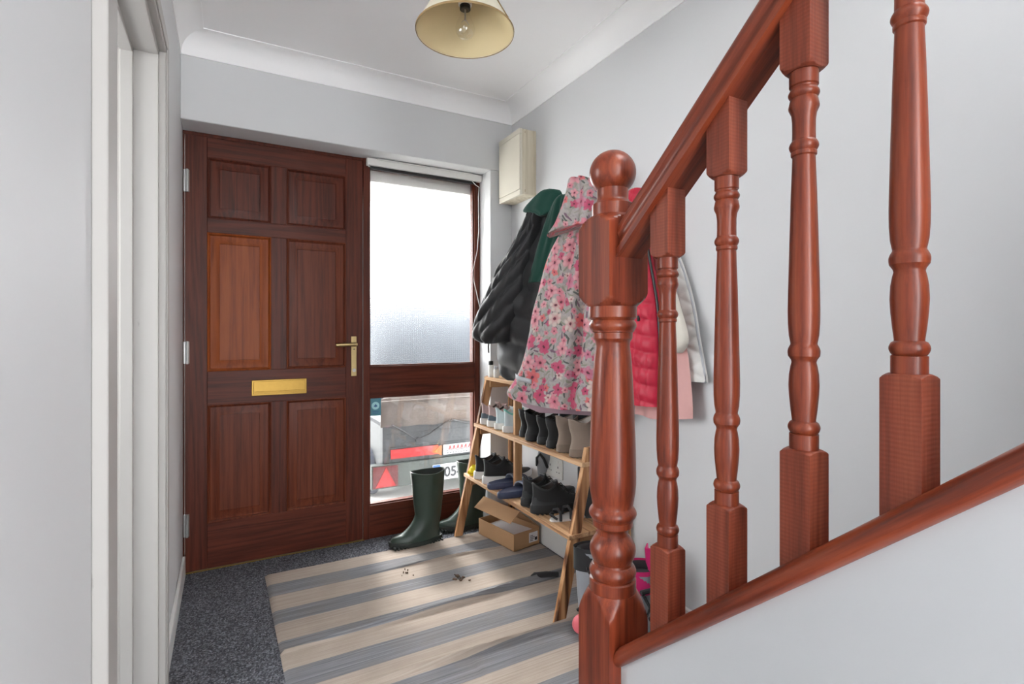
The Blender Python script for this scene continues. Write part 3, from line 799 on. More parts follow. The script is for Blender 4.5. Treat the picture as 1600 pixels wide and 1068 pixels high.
# ------------------------------------------------------------------ pendant lamp
lx, ly, lz = .643, 1.472, 2.028
lamp = thing('pendant_lamp', 'pendant lamp with a cream conical shade hanging from the white ceiling', 'lamp', (lx, ly, lz))
mb = MB(); n = 64; r0, r1, hh = .150, .052, .172
mb.lathe([(r0, 0), (r1, hh), (r1 - .002, hh), (r0 - .0022, .0005)], (lx, ly, lz), n, False, False)
mb.f += []
sh = mb.build('lamp_shade', M['shade_out'], lamp, smooth=60)
sh.data.materials.append(M['shade_in'])
for p in sh.data.polygons:
    c = p.center; 
    if p.normal.x * c.x + p.normal.y * c.y < 0: p.material_index = 1
mb = MB(); mb.lathe([(r0 - .0005, 0), (r0 + .001, -.002), (r0 + .0015, .003), (r0 - .001, .006)], (lx, ly, lz), n, False, False); mb.build('shade_trim', M['trim_br'], sh)
mb = MB(); a = -1.0
mb.tube([(lx + (r0 + .001) * math.cos(a), ly + (r0 + .001) * math.sin(a), lz + .003), (lx + (r1 + .001) * math.cos(a), ly + (r1 + .001) * math.sin(a), lz + hh)], .0018, 6); mb.build('seam', M['trim_br'], sh)
mb = MB(); mb.lathe([(.006, .15), (.019, .148), (.019, .105), (.021, .104), (.021, .084), (.016, .082)], (lx, ly, lz), 20); mb.build('lamp_holder', M['white_pl'], lamp)
mb = MB(); mb.lathe([(.0165, .0), (.0165, .012)], (lx, ly, lz + .070), 18); mb.build('bulb_cap', M['black_pl'], lamp)
bz0 = lz + .072
mb = MB(); mb.lathe([(.014, 0), (.0145, -.012), (.018, -.028), (.0255, -.042), (.030, -.058), (.0285, -.073), (.022, -.084), (.011, -.090), (.0005, -.092)], (lx, ly, bz0), 24, False, False); mb.build('bulb', M['bulb'], lamp)
mb = MB(); mb.tube([(lx, ly, bz0), (lx, ly, bz0 - .035)], .003, 8); mb.tube([(lx - .012, ly, bz0 - .045), (lx - .004, ly, bz0 - .035), (lx + .004, ly, bz0 - .035), (lx + .012, ly, bz0 - .045)], .0008, 6); mb.build('filament', M['steel'], lamp)
for k in range(3):
    a = k * 2.094 + .4; mb = MB(); mb.tube([(lx + .02 * math.cos(a), ly + .02 * math.sin(a), lz + .10), (lx + .06 * math.cos(a), ly + .06 * math.sin(a), lz + .150)], .0012, 6); mb.build('shade_arm', M['steel'], lamp)
mb = MB(); mb.tube([(lx, ly, lz + .148), (lx, ly, ZCEIL - .02)], .003, 8); mb.build('cord', M['white_pl'], lamp)
mb = MB(); mb.lathe([(.04, 0), (.038, -.012), (.012, -.022), (.004, -.03)], (lx, ly, ZCEIL - .0005), 24); mb.build('ceiling_rose', M['white_pl'], lamp)

# ------------------------------------------------------------------ meter box on the right wall
mx = thing('meter_box', 'cream wooden meter box high on the right wall beside the window', 'meter box', (1.41, 2.5, 1.84))
box((1.372, 2.386, 1.836), (XR - .001, 2.628, 2.182)).build('case', M['cream_side'], mx, bevel=.002)
box((1.366, 2.388, 1.836), (1.378, 2.626, 2.180)).build('front_rail', M['cream'], mx, bevel=.001)
box((1.355, 2.389, 1.862), (1.366, 2.625, 2.155)).build('door', M['cream'], mx, bevel=.002)
box((1.355, 2.387, 2.157), (1.372, 2.627, 2.184)).build('moulding', M['cream'], mx, bevel=.002); box((1.357, 2.387, 1.832), (1.372, 2.627, 1.860)).build('moulding', M['cream'], mx, bevel=.002)
for z in (1.848, 2.16): box((1.386, 2.3852, z), (1.388, 2.3862, z + .014)).build('hinge', M['trim_br'], mx)
# double socket
so_ = thing('wall_socket', 'white double socket low on the right wall behind the shoe rack', 'socket', (XR, 2.2, .42))
box((XR - .009, 2.128, .372), (XR - .0005, 2.274, .474)).build('face_plate', M['white_pl'], so_, bevel=.004)
for yy in (2.165, 2.237):
    box((XR - .012, yy - .006, .450), (XR - .008, yy + .006, .466)).build('switch', M['white_pl'], so_, bevel=.001)
    mb = MB(); mb.box((XR - .0095, yy - .003, .424), (XR - .0085, yy + .003, .434)); mb.box((XR - .0095, yy - .014, .402), (XR - .0085, yy - .007, .406)); mb.box((XR - .0095, yy + .007, .402), (XR - .0085, yy + .014, .406))
    mb.build('outlet', M['ink'], so_)

# ------------------------------------------------------------------ shoe rack
YFAR, YNEAR = 2.60, 1.63
def legx(z): return 1.072 + .222 * z
rk = thing('shoe_rack', 'stepped wooden ladder shoe rack against the right wall', 'shoe rack', (1.25, 2.1, 0))
def slant(y, z1, w=.045, t=.022):
    mb = MB()
    mb.hexa([(legx(0), y - t / 2, 0.008), (legx(0) + w, y - t / 2, 0.008), (legx(0) + w, y + t / 2, 0.008), (legx(0), y + t / 2, 0.008),
             (legx(z1), y - t / 2, z1), (legx(z1) + w, y - t / 2, z1), (legx(z1) + w, y + t / 2, z1), (legx(z1), y + t / 2, z1)])
    return mb
slant(YFAR, .862).build('front_leg', M['pine'], rk, bevel=.002)
slant(YNEAR, .658).build('front_leg', M['pine'], rk, bevel=.002)
box((1.405, YFAR - .011, .008), (1.440, YFAR + .011, .862)).build('rear_leg', M['pine'], rk, bevel=.002)
box((1.405, YNEAR - .011, .008), (1.440, YNEAR + .011, .655)).build('rear_leg', M['pine'], rk, bevel=.002)
box((1.228, 2.208, .337), (1.268, 2.228, .838)).build('upright', M['pine'], rk, bevel=.002)
Z2, Z3, Z1 = .605, .337, .858
for nm, x0_, y0_, y1_, z in (('shelf', legx(Z2) - .014, YNEAR - .014, YFAR + .014, Z2), ('shelf', legx(Z3) - .014, YNEAR - .014, YFAR + .014, Z3), ('shelf', legx(Z1) - .006, 2.195, YFAR + .014, Z1)):
    mb = MB()
    # boards with a narrow gap
    w = (1.405 - x0_ - .012) / 2
    mb.box((x0_, y0_, z - .018), (x0_ + w, y1_, z)); mb.box((x0_ + w + .012, y0_, z - .018), (1.405, y1_, z))
    mb.build(nm, M['pine_y'], rk, bevel=.002)
for y in (YFAR, YNEAR):
    for z in (Z2, Z3) + ((Z1,) if y == YFAR else ()):
        yy = y - .03 if y == YFAR else y + .011
        box((legx(z) + .01, yy, z - .058), (1.43, yy + .018, z - .019)).build('side_rail', M['pine_x'], rk, bevel=.002)

# ------------------------------------------------------------------ shoes
def foot(z_x0, z_x1, w, zz, n=36, asym=.12, squash=.8):
    r = []
    L = z_x1 - z_x0
    for j in range(n):
        a = 2 * PI * j / n
        cx, sy = math.cos(a), math.sin(a)
        x = (z_x0 + z_x1) / 2 + L / 2 * cx
        t = (cx + 1) / 2
        ww = w * (.80 + .30 * math.sin(PI * min(1, max(0, t * .78 + .10))) ** 2) / 1.08
        y = ww * math.copysign(abs(sy) ** squash, sy)
        r.append((x, y, zz))
    return r
def shoe_parts(root, L=.26, W=.044, sole_h=.028, heel=.085, open_len=.115, upper='shoe_black', sole='shoe_black_l', lining='dark_in', collar=None, laces=None, stripe=None, toe_h=.05, heel_band=None, bootshaft=None, tread=True, overhang=.003):
    # sole with toe spring
    rings = []
    def spring(x): 
        t = max(0, (x / L - .72) / .28); return .012 * t * t
    for k, (g, z) in enumerate(((-.004, 0), (overhang, .004), (overhang, sole_h * .8), (0, sole_h), (-.008, sole_h))):
        r = foot(-g, L + g, W + g, z)
        hz = lambda x: 1.0 + (.35 if x < L * .3 else 0)
        rings.append([(x, y, zz + spring(x) + (.006 * max(0, 1 - x / (L * .6)) if k >= 2 else 0)) for x, y, zz in r])
    so = MB().loft(rings).build('sole', M[sole], root, smooth=45)
    if tread:
        mb = MB()
        for q in range(14):
            x = .012 + q * (L - .03) / 14
            ww = W * (.9 if .1 < x / L < .9 else .72)
            mb.box((x, -ww, spring(x) + .001), (x + .007, ww, spring(x) + .0035))
        mb.build('tread', M[sole], so, smooth=0)
    # upper
    rings = []; N = 13
    top = heel if not bootshaft else bootshaft
    for k in range(N):
        t = k / (N - 1); z = lerp(sole_h * .7, top, t)
        # front extent: toe cap round then instep slope
        ft = min(1, (z - sole_h) / (toe_h - sole_h)) if z < toe_h else 1
        if z <= toe_h: xf = L - .004 - .030 * max(0, ft) ** 2.5
        else:
            s_ = (z - toe_h) / max(1e-6, (heel - toe_h)); s_ = min(1, s_)
            xf = lerp(L - .034, open_len, s_ ** .50)
        bx = .004 + (.010 * math.sin(PI * t) if not bootshaft else .004 * math.sin(PI * t * 2))
        bx = .003 + .006 * math.sin(PI * t * .9) if not bootshaft else -.002 + .012 * math.sin(PI * min(1, t * 1.15)) ** 2 - .004 * t
        w = W * (.98 - .36 * t ** 1.2) if not bootshaft else W * (.98 - .26 * math.sin(PI * min(1, t * .8)) + .02 * math.sin(t * 30))
        r = foot(bx, xf, w, z)
        r = [(x, y, zz + spring(x) * (1 - t) + ((.016 if bootshaft else .040) * t * t * (max(0, .5 - (x - bx) / max(.01, xf - bx)) ** 2 * 2)) + (.10 if not bootshaft else .07) * t ** 4 * max(0, (x - bx) / max(.01, xf - bx) - .55) ** 2 - .010 * t ** 4 * (1 - abs(2 * (x - bx) / max(.01, xf - bx) - 1))) for x, y, zz in r]
        rings.append(r)
    up = MB().loft(rings, True, False).build('upper', M[upper], root, smooth=60)
    # collar roll, then lining going down inside
    topr = rings[-1]; c = Vector((sum(p[0] for p in topr) / len(topr), 0, 0))
    def shrink(r, f, dz): return [(c.x + (x - c.x) * f, y * f, z + dz) for x, y, z in r]
    MB().loft([shrink(topr, 1.0, -.004), shrink(topr, 1.04, .0), shrink(topr, 1.0, .005), shrink(topr, .92, .005), shrink(topr, .86, 0)], False, False).build('collar', M[collar or upper], root, smooth=70)
    MB().loft([shrink(topr, .90, .001), shrink(topr, .80, -.02), shrink(topr, .60 if bootshaft else .78, -(top - sole_h) * .75)], False, True).build('lining', M[lining], root, smooth=60)
    if laces:
        mb = MB(); n = 5
        for q in range(n):
            t = q / (n - 1); z = lerp(heel - .004, toe_h + .004, t)
            s_ = (z - toe_h) / (heel - toe_h); xf = lerp(L - .034, open_len, max(0, s_) ** .50)
            w = W * .52
            mb.tube([(xf - .022, -w, z - .004), (xf - .006, -w * .6, z + .004), (xf - .002, 0, z + .006), (xf - .006, w * .6, z + .004), (xf - .022, w, z - .004)], .0024, 6)
        xo = open_len
        for sg in (-1, 1):
            mb.tube([(xo + .004, 0, heel + .004), (xo + .008, sg * .02, heel + .014), (xo + .012, sg * .034, heel + .004), (xo + .02, sg * .022, heel - .006), (xo + .008, 0, heel + .003)], .0021, 6)
            mb.tube([(xo + .006, 0, heel + .003), (xo + .026, sg * .018, heel - .002), (xo + .040, sg * .032, heel - .022)], .0021, 6)
        mb.build('laces', M[laces], root)
        # tongue
        MB().loft([[(open_len - .006, -.02, heel - .012), (open_len + .006, -.02, heel - .012), (open_len + .006, .02, heel - .012), (open_len - .006, .02, heel - .012)],
                   [(open_len - .020, -.021, heel + .022), (open_len - .014, -.021, heel + .024), (open_len - .014, .021, heel + .024), (open_len - .020, .021, heel + .022)]]).build('tongue', M[collar or upper], root, bevel=.002)
    if heel_band:
        # counter round the heel
        rr = []
        for k in range(5):
            t = k / 4; z = lerp(sole_h + .004, heel * .66, t)
            tt = (z - sole_h * .7) / (top - sole_h * .7)
            r = foot(.002 + .006 * math.sin(PI * tt * .9) - .003, L * .98, W * (.98 - .36 * tt ** 1.2) + .0015, z)
            r = [p for p in r if p[0] < L * .36]
            r.sort(key=lambda p: math.atan2(p[1], p[0] - L * .36) % (2 * PI))
            rr.append(r)
        if len({len(r) for r in rr}) == 1:
            MB().loft(rr, False, False, close=False).build('heel_counter', M[heel_band], root, smooth=60)
def shoe(name, label, loc, rz, group=None, cat='shoe', **kw):
    t = thing(name, label, cat, (0, 0, 0), group)
    shoe_parts(t, **kw)
    t.location = loc; t.rotation_euler = (0, 0, rz)
    return t
G2 = 'shoes along the upper shelf of the rack'; G3 = 'shoes along the lower shelf of the rack'
zs = Z2 + .001
# toes point at the wall (+x); heels at the front edge
a = shoe('trainer', 'slate grey trainer with pale sole at the window end of the upper rack shelf', (1.205, 2.548, zs), 0, G2, L=.225, W=.039, upper='shoe_pk', sole='shoe_white', collar='shoe_pk', heel_band='shoe_gr', laces='shoe_pk', lining='dark_in', heel=.092)
dup(a, (1.205, 2.464, zs), 0, 'grey and pink trainer, second from the window on the upper rack shelf')
a = shoe('running_shoe', 'pale blue running shoe with plain heel, third from the window on the upper shelf', (1.205, 2.378, zs), 0, G2, L=.225, W=.040, upper='shoe_pale', sole='shoe_white', collar='shoe_pale', laces='mint', lining='pale_in', heel=.088)
a = shoe('running_shoe', 'pale running shoe with mint knit collar, beside the rack upright on upper shelf', (1.205, 2.288, zs), 0, G2, L=.225, W=.041, upper='shoe_pale', sole='shoe_white', collar='mint', laces='mint', lining='mint', heel=.092)
a = shoe('ankle_boot', 'plain black ankle boot just past the rack upright on the upper shelf', (1.225, 2.150, zs), math.radians(10), G2, L=.22, W=.038, upper='shoe_black_l', sole='black_pl', heel=.10, bootshaft=.122, open_len=.10)
dup(a, (1.205, 2.062, zs), 0, 'plain black ankle boot beside the black lace-up shoes on the upper shelf')
a = shoe('lace_up_boot', 'black lace-up boot with thick soles next to the plain black boots', (1.215, 1.975, zs), math.radians(-3), G2, L=.22, W=.036, upper='shoe_black', sole='shoe_black_l', heel=.10, bootshaft=.118, open_len=.10, laces='black', tread=True)
dup(a, (1.210, 1.890, zs), math.radians(2), 'black lace-up boot next to the beige boots on the upper shelf')
a = shoe('suede_boot', 'beige suede ankle boot beside the black lace-up boots', (1.205, 1.803, zs), math.radians(3), G2, L=.225, W=.040, upper='beige', sole='beige_sole', lining='pale_in', collar='beige', heel=.105, bootshaft=.142, open_len=.11, toe_h=.055)
dup(a, (1.202, 1.706, zs), 0, 'beige suede ankle boot nearest the newel post on the upper rack shelf')
zs = Z3 + .001
a = shoe('sports_trainer', 'black knit trainer with white sole, behind its pair next to the yellow cloth', (1.135, 2.478, zs), 0, G3, L=.285, W=.047, upper='shoe_black', sole='shoe_white', laces='black', heel=.10, open_len=.125, sole_h=.034)
dup(a, (1.135, 2.376, zs), math.radians(1), 'black knit trainer with white sole shown side on beside the navy sliders')
a = shoe('walking_shoe', 'black walking shoe between the navy sliders and its pair on the lower shelf', (1.140, 1.988, zs), math.radians(2), G3, L=.285, W=.047, upper='shoe_black', sole='shoe_black_l', laces='black', heel=.105, open_len=.125, sole_h=.034, collar='shoe_gr_d', heel_band='shoe_gr_d')
dup(a, (1.130, 1.890, zs), math.radians(-3), 'black walking shoe with loose laces, nearest the newel on the lower shelf')
def slider(label, loc, rz, tilt=0):
    t = thing('slider_sandal', label, 'sandal', (0, 0, 0), 'navy pool sliders on the lower shelf')
    L, Wd = .255, .045
    rings = []
    for g, z in ((-.003, 0), (.001, .006), (.001, .020), (-.006, .026), (-.016, .022)): rings.append([(x, y, zz + (.004 * (1 - x / L)) * (z > .01)) for x, y, zz in foot(-g, L + g, Wd + g, z)])
    MB().loft(rings).build('footbed', M['slider'], t, smooth=50)
    rings = []
    for k in range(13):
        a_ = PI * k / 12
        y, z = -math.cos(a_) * .050, .006 + .058 * math.sin(a_) ** .7
        rings.append([(.125, y * 1.0, z * .92), (.125, y * .93, max(.0, z * .92 - .005)), (.215, y * .90, max(0, z * .66 - .004)), (.215, y * .97, z * .68)])
    b = MB().loft(rings).build('band', M['slider_band'], t, smooth=40)
    mb = MB()
    for q in range(7):
        x = .135 + q * .0115
        f = (x - .125) / .09
        mb.tube([(x, -math.cos(PI * k / 12) * .0505 * lerp(1, .97, f), (.006 + .058 * math.sin(PI * k / 12) ** .7) * lerp(.92, .68, f) + .001) for k in range(1, 12)], .0018, 6)
    mb.build('ridges', M['slider'], b)
    t.location = loc; t.rotation_euler = (0, tilt, rz)
    return t
slider('navy slider sandal lying against the black and white trainer', (1.115, 2.278, Z3 + .002), math.radians(2), 0)
slider('navy slider sandal lowest at the shelf edge beside the black walking shoes', (1.095, 2.130, Z3 + .001), math.radians(8), 0)
def slipper(label, loc, ry, rz):
    t = thing('slipper', label, 'slipper', (0, 0, 0), 'grey slippers leaning on the wall')
    rings = [foot(-g, .20 + g, .036 + g, z) for g, z in ((-.002, 0), (0, .004), (0, .012), (-.004, .015))]
    MB().loft(rings).build('sole', M['slipper'], t, smooth=50)
    mb = MB(); mb.tube([(.06, -.034, .010), (.10, -.022, .034), (.12, 0, .04), (.10, .022, .034), (.06, .034, .010)], .007, 8); mb.build('strap', M['shoe_black'], t)
    t.location = loc; t.rotation_euler = (0, ry, rz); return t
slipper('grey flip-flop standing on end against the wall behind the walking shoes', (1.392, 2.225, Z3 + .030), math.radians(-78), math.radians(20))
# small things on the lower shelf
t = thing('strappy_sandal', 'black strappy sandal lying at the near end of the lower shelf', 'sandal', (1.18, 1.76, Z3))
mb = MB(); mb.loft([[(1.15 + x, 1.775 + y, Z3 + .001 + z) for x, y, z in foot(0, .22, .036, zz)] for zz in (0, .008)]); mb.build('sole', M['shoe_white'], t, smooth=40)
for x, h in ((1.18, .045), (1.23, .05), (1.32, .032)):
    MB().tube([(x, 1.742, Z3 + .006), (x + .004, 1.75, Z3 + h * .8), (x + .008, 1.775, Z3 + h), (x + .004, 1.80, Z3 + h * .8), (x, 1.808, Z3 + .006)], .006, 8).build('strap', M['black'], t)
MB().tube([(1.165, 1.745, Z3 + .016), (1.15, 1.775, Z3 + .03), (1.17, 1.80, Z3 + .024), (1.21, 1.80, Z3 + .03)], .005, 8).build('strap', M['black'], t)
t = thing('black_box', 'small black box standing at the near end of the lower rack shelf', 'box', (1.39, 1.84, Z3))
box((1.365, 1.815, Z3 + .001), (1.43, 1.885, Z3 + .17)).build('carton', M['black_pl'], t, bevel=.002)
box((1.364, 1.820, Z3 + .13), (1.432, 1.882, Z3 + .172)).build('lid', M['black_pl'], t, bevel=.002)
# bundled black bag at the near end
def blob(mb, c, r, seed=0, n=20, m=12, amp=.18):
    rings = []
    for i in range(m + 1):
        ph = PI * i / m
        ring = []
        for j in range(n):
            a_ = 2 * PI * j / n
            d = Vector((math.sin(ph) * math.cos(a_), math.sin(ph) * math.sin(a_), math.cos(ph)))
            k = 1 + amp * mnoise.noise(d * 2.2 + Vector((seed, 0, 0))) + amp * .5 * mnoise.noise(d * 5 + Vector((seed, 3, 0)))
            ring.append((c[0] + r[0] * d.x * k, c[1] + r[1] * d.y * k, c[2] + r[2] * d.z * k))
        rings.append(ring)
    mb.loft(rings, False, False); return mb
t = thing('black_bag', 'soft black bag slumped at the near end of the lower rack shelf', 'bag', (1.33, 1.71, Z3))
blob(MB(), (1.33, 1.706, Z3 + .085), (.075, .042, .082), 4).build('body', M['black'], t, smooth=70)
mb = MB(); mb.tube([(1.27, 1.70, Z3 + .12), (1.29, 1.70, Z3 + .19), (1.33, 1.70, Z3 + .205), (1.37, 1.705, Z3 + .19), (1.39, 1.71, Z3 + .12)], .006, 8); mb.build('handle', M['black'], t)
mb = blob(MB(), (1.168, 2.548, Z3 + .024), (.030, .020, .026), 9, 24, 14, .5); blob(mb, (1.192, 2.538, Z3 + .036), (.026, .022, .034), 12, 24, 14, .5)
o = mb.build('yellow_cloth', M['yellow'], smooth=70, base=(1.16, 2.55, Z3)); tag(o, 'crumpled yellow cloth at the window end of the lower shelf', 'cloth')
# bottles on the top shelf
def bottle(label, loc, h, mat, cap):
    t = thing('small_bottle', label, 'bottle', loc, 'small bottles on the top shelf'); x, y, z = loc
    MB().lathe([(.013, 0), (.015, .003), (.015, h * .7), (.011, h * .78)], (x, y, z), 18).build('body', mat, t, smooth=40)
    MB().lathe([(.011, h * .78), (.013, h * .79), (.013, h), (.010, h + .003)], (x, y, z), 18).build('cap', cap, t, smooth=40)
bottle('small clear bottle with a black cap on the top rack shelf', (1.272, 2.560, Z1 + .0005), .085, M['white_pl'], M['black_pl'])
bottle('small clear bottle with a pale cap by the black jacket', (1.278, 2.508, Z1 + .0005), .060, M['white_pl'], M['grey_ref'])

# ------------------------------------------------------------------ wellington boots
def welly(label, loc, rz):
    t = thing('wellington_boot', label, 'boot', (0, 0, 0), 'green wellington boots by the window')
    L = .285; rings = []
    zs_ = [.012, .03, .045, .06, .075, .085, .10, .115, .13, .15, .18, .22, .26, .30, .315, .318, .326, .329, .337, .340, .348, .351, .360, .368]
    for k, z in enumerate(zs_):
        if z < .045: xf = L - .012 * ((z - .012) / .033) ** 2
        elif z < .15: 
            s_ = (z - .045) / .105; xf = lerp(L - .012, .150, 1 - (1 - s_ ** .75) ** 1.6)
        else: xf = lerp(.150, .176, (z - .15) / .22)
        xb = .006 + .012 * math.sin(PI * min(1, z / .14)) - .022 * max(0, (z - .15) / .22)
        w = interp([(0, .050), (.05, .050), (.10, .046), (.15, .048), (.25, .055), (.37, .062)], z)
        if z > .305 and k % 2 == 0: xf -= .0016; xb += .0016; w -= .0016
        r = foot(xb, xf, w, z, 40, squash=.85)
        if z > .35:
            r = [(x, y, zz + (.010 * ((2 * (x - xb) / (xf - xb) - 1) ** 2) - .004) * (z - .35) / .018) for x, y, zz in r]
        r = [(x, y, zz + (.010 * max(0, (x / L - .7) / .3) ** 2 if z < .06 else 0)) for x, y, zz in r]
        rings.append(r)
    top = rings[-1]; cx = sum(p[0] for p in top) / len(top)
    sh_ = lambda f, dz: [(cx + (x - cx) * f, y * f, z + dz) for x, y, z in top]
    rings += [sh_(1.015, .003), sh_(.985, .004), sh_(.955, 0)]
    MB().loft(rings, True, False).build('shaft', M['boot'], t, smooth=60)
    MB().loft([sh_(.955, 0), sh_(.90, -.03), sh_(.70, -.12), sh_(.55, -.18)], False, True).build('lining', M['boot_sole'], t, smooth=60)
    rs = []
    for g, z in ((0, 0), (.004, .003), (.004, .020), (.0, .026)): rs.append([(x, y, zz + .010 * max(0, (x / L - .7) / .3) ** 2) for x, y, zz in foot(.002 - g, L + g, .051 + g, z, 40)])
    s_ = MB().loft(rs).build('sole', M['boot_sole'], t, smooth=40)
    mb = MB()
    for q in range(16):
        x = .01 + q * .0172
        if .09 < x < .125: continue
        ww = .053 if x > .06 else .045
        mb.box((x, -ww, .0), (x + .009, ww, .013))
    for v_ in range(len(mb.v)): mb.v[v_] = (mb.v[v_][0], mb.v[v_][1], mb.v[v_][2] + .010 * max(0, (mb.v[v_][0] / L - .7) / .3) ** 2)
    mb.build('tread', M['boot_sole'], s_, smooth=0)
    mb = MB(); mb.loft([foot(.020, .155, .049, .030, 30), foot(.018, .15, .051, .036, 30), foot(.02, .14, .049, .040, 30)], False, False)
    t.location = loc; t.rotation_euler = (0, 0, rz); return t
w1 = welly('green wellington boot standing in front of the clear lower pane', (1.012, 2.628, .001), PI + math.radians(2))
dup(w1, (1.310, 2.703, .001), PI - math.radians(4), 'green wellington boot half hidden behind the far leg of the shoe rack')

# ------------------------------------------------------------------ open cardboard shoe box
A = Vector((1.203, 2.57, .009)); B = Vector((1.257, 2.272, .009))
ex = (B - A); Lb = ex.length; ex.normalize(); ey = Vector((-ex.y, ex.x, 0)); 
if ey.x < 0: ey = -ey
Wb, Hb = .170, .084
bx = thing('shoe_box', 'open brown cardboard shoe box on the floor under the rack', 'box', tuple(A))
def P3(u, v, w): return tuple(A + ex * u + ey * v + Vector((0, 0, w)))
def obox(mb, u0, u1, v0, v1, w0, w1): mb.hexa([P3(u0, v0, w0), P3(u1, v0, w0), P3(u1, v1, w0), P3(u0, v1, w0), P3(u0, v0, w1), P3(u1, v0, w1), P3(u1, v1, w1), P3(u0, v1, w1)]); return mb
mb = MB(); c = .003
obox(mb, 0, Lb, 0, Wb, 0, c); obox(mb, 0, Lb, 0, c, 0, Hb); obox(mb, 0, Lb, Wb - c, Wb, 0, Hb); obox(mb, 0, c, 0, Wb, 0, Hb); obox(mb, Lb - c, Lb, 0, Wb, 0, Hb)
mb.build('tray', M['card'], bx)
# lid hinged on the wall-side long edge, lifted
def lidpt(u, s_, off=0):   # s_: 0 at hinge .. 1 at free edge
    v = lerp(Wb, Wb - .136, s_); w = lerp(Hb, Hb + .108, s_)
    return tuple(A + ex * u + ey * v + Vector((0, 0, w + off)))
mb = MB()
mb.hexa([lidpt(-.004, 0), lidpt(Lb + .004, 0), lidpt(Lb + .004, 1), lidpt(-.004, 1), lidpt(-.004, 0, .003), lidpt(Lb + .004, 0, .003), lidpt(Lb + .004, 1, .003), lidpt(-.004, 1, .003)])
def P4(u, v, w): return P3(u, v, w)
fv, fw = Wb - .136, Hb + .108
mb.hexa([P3(-.004, fv, fw), P3(Lb + .004, fv, fw), P3(Lb + .004, fv + .003, fw + .003), P3(-.004, fv + .003, fw + .003),
         P3(-.004, fv - .060, fw - .046), P3(Lb + .004, fv - .060, fw - .046), P3(Lb + .004, fv - .060, fw - .043), P3(-.004, fv - .060, fw - .043)])
mb.build('lid', M['card'], bx)
mb = MB()
mb.hexa([P3(.02, .02, .04), P3(Lb - .03, .015, .045), P3(Lb - .03, Wb - .02, .05), P3(.02, Wb - .02, .045), P3(.02, .02, .046), P3(Lb - .03, .015, .066), P3(Lb - .03, Wb - .02, .07), P3(.02, Wb - .02, .05)])
mb.build('tissue_paper', M['paper'], bx)
lb_ = obox(MB(), Lb, Lb + .001, .100, .158, .018, .068).build('label', M['paper'], bx, smooth=0, label='white printed label')
mb = MB()
for q in range(4): obox(mb, Lb + .001, Lb + .0015, .106, .106 + .02 + .006 * (q % 3), .026 + q * .008, .029 + q * .008)
obox(mb, Lb + .001, Lb + .0015, .138, .154, .024, .040); mb.build('print', M['ink'], lb_, smooth=0)

# ------------------------------------------------------------------ inline skates and strap on the floor
def skate(label, loc, rz, tilt, cuff='skate_pk'):
    t = thing('inline_skate', label, 'skate', (0, 0, 0), 'inline skates beside the newel post')
    rings = []
    for k in range(12):
        u = k / 11; z = lerp(.085, .30, u)
        xf = lerp(.245, .125, min(1, u * 2.2) ** .6) if u > .1 else .25
        rings.append(foot(.0 - .012 * u, xf, .046 - .006 * math.sin(u * PI) + .006 * u, z))
    MB().loft(rings, True, False).build('boot', M['skate_gr'], t, smooth=60)
    rr = [[(x, y * 1.06, z) for x, y, z in foot(-.016, .12, .046, z_)] for z_ in (.235, .245, .30, .315)]
    MB().loft(rr, False, False).build('cuff', M[cuff], t, smooth=60)
    MB().loft([[(.105, -.028, z), (.13 - (z - .2) * .3, 0, z), (.105, .028, z), (.10, .028, z), (.12 - (z - .2) * .3, 0, z), (.10, -.028, z)] for z in (.2, .29, .37)]).build('tongue', M['skate_pk'], t, smooth=60)
    MB().loft([foot(-.004, .116, .044, .309), foot(.01, .105, .034, .303), foot(.02, .1, .03, .285)], False, True).build('lining', M['black'], t, smooth=60)
    box((.01, -.012, .035), (.245, .012, .088)).build('wheel_frame', M['black_pl'], t, bevel=.004)
    for k in range(4):
        mb = MB(); mb.lathe([(.012, -.012), (.030, -.011), (.036, -.004), (.036, .004), (.030, .011), (.012, .012)], (0, 0, 0), 20)
        mb.v = [(x + .012 + k * .078, z, y + .036) for x, y, z in mb.v]; mb.build('wheel', M['coral'], t, smooth=50)
    MB().tube([(.02, -.05, .25), (.08, -.056, .255), (.135, -.03, .262), (.14, 0, .265), (.135, .03, .262), (.08, .056, .255), (.02, .05, .25)], .008, 8).build('strap', M['black'], t)
    MB().tube([(.06, -.05, .15), (.13, -.05, .165), (.175, -.02, .16), (.175, .02, .16), (.13, .05, .165), (.06, .05, .15)], .008, 8).build('strap', M['black'], t)
    MB().tube([(-.01, -.03, .10), (.03, -.052, .14), (.06, -.052, .19), (.03, -.05, .24)], .006, 8).build('strap', M['black'], t)
    t.location = loc; t.rotation_euler = (tilt, 0, rz); return t
skate('grey and pink inline skate with coral wheels on the left of the newel post', (1.118, 1.535, .012), math.radians(-24), math.radians(-3), 'black')
s2 = skate('inline skate with pink cuff showing just right of the newel post', (1.18, 1.36, .002), math.radians(-5), math.radians(3))
mb = MB(); mb.tube([(1.245, 1.955, .012), (1.30, 1.95, .018), (1.34, 1.945, .02), (1.40, 1.94, .016)], [.006, .012, .013, .010], 10)
mb = MB(); mb.tube([(1.185, 1.985, .020), (1.20, 1.98, .024), (1.25, 1.96, .026), (1.30, 1.94, .024)], [.006, .013, .013, .011], 10)
o = mb.build('black_strap', M['black'], smooth=60, base=(1.24, 1.965, .01)); tag(o, 'short black strap end lying on the rug by the near rack leg', 'strap')

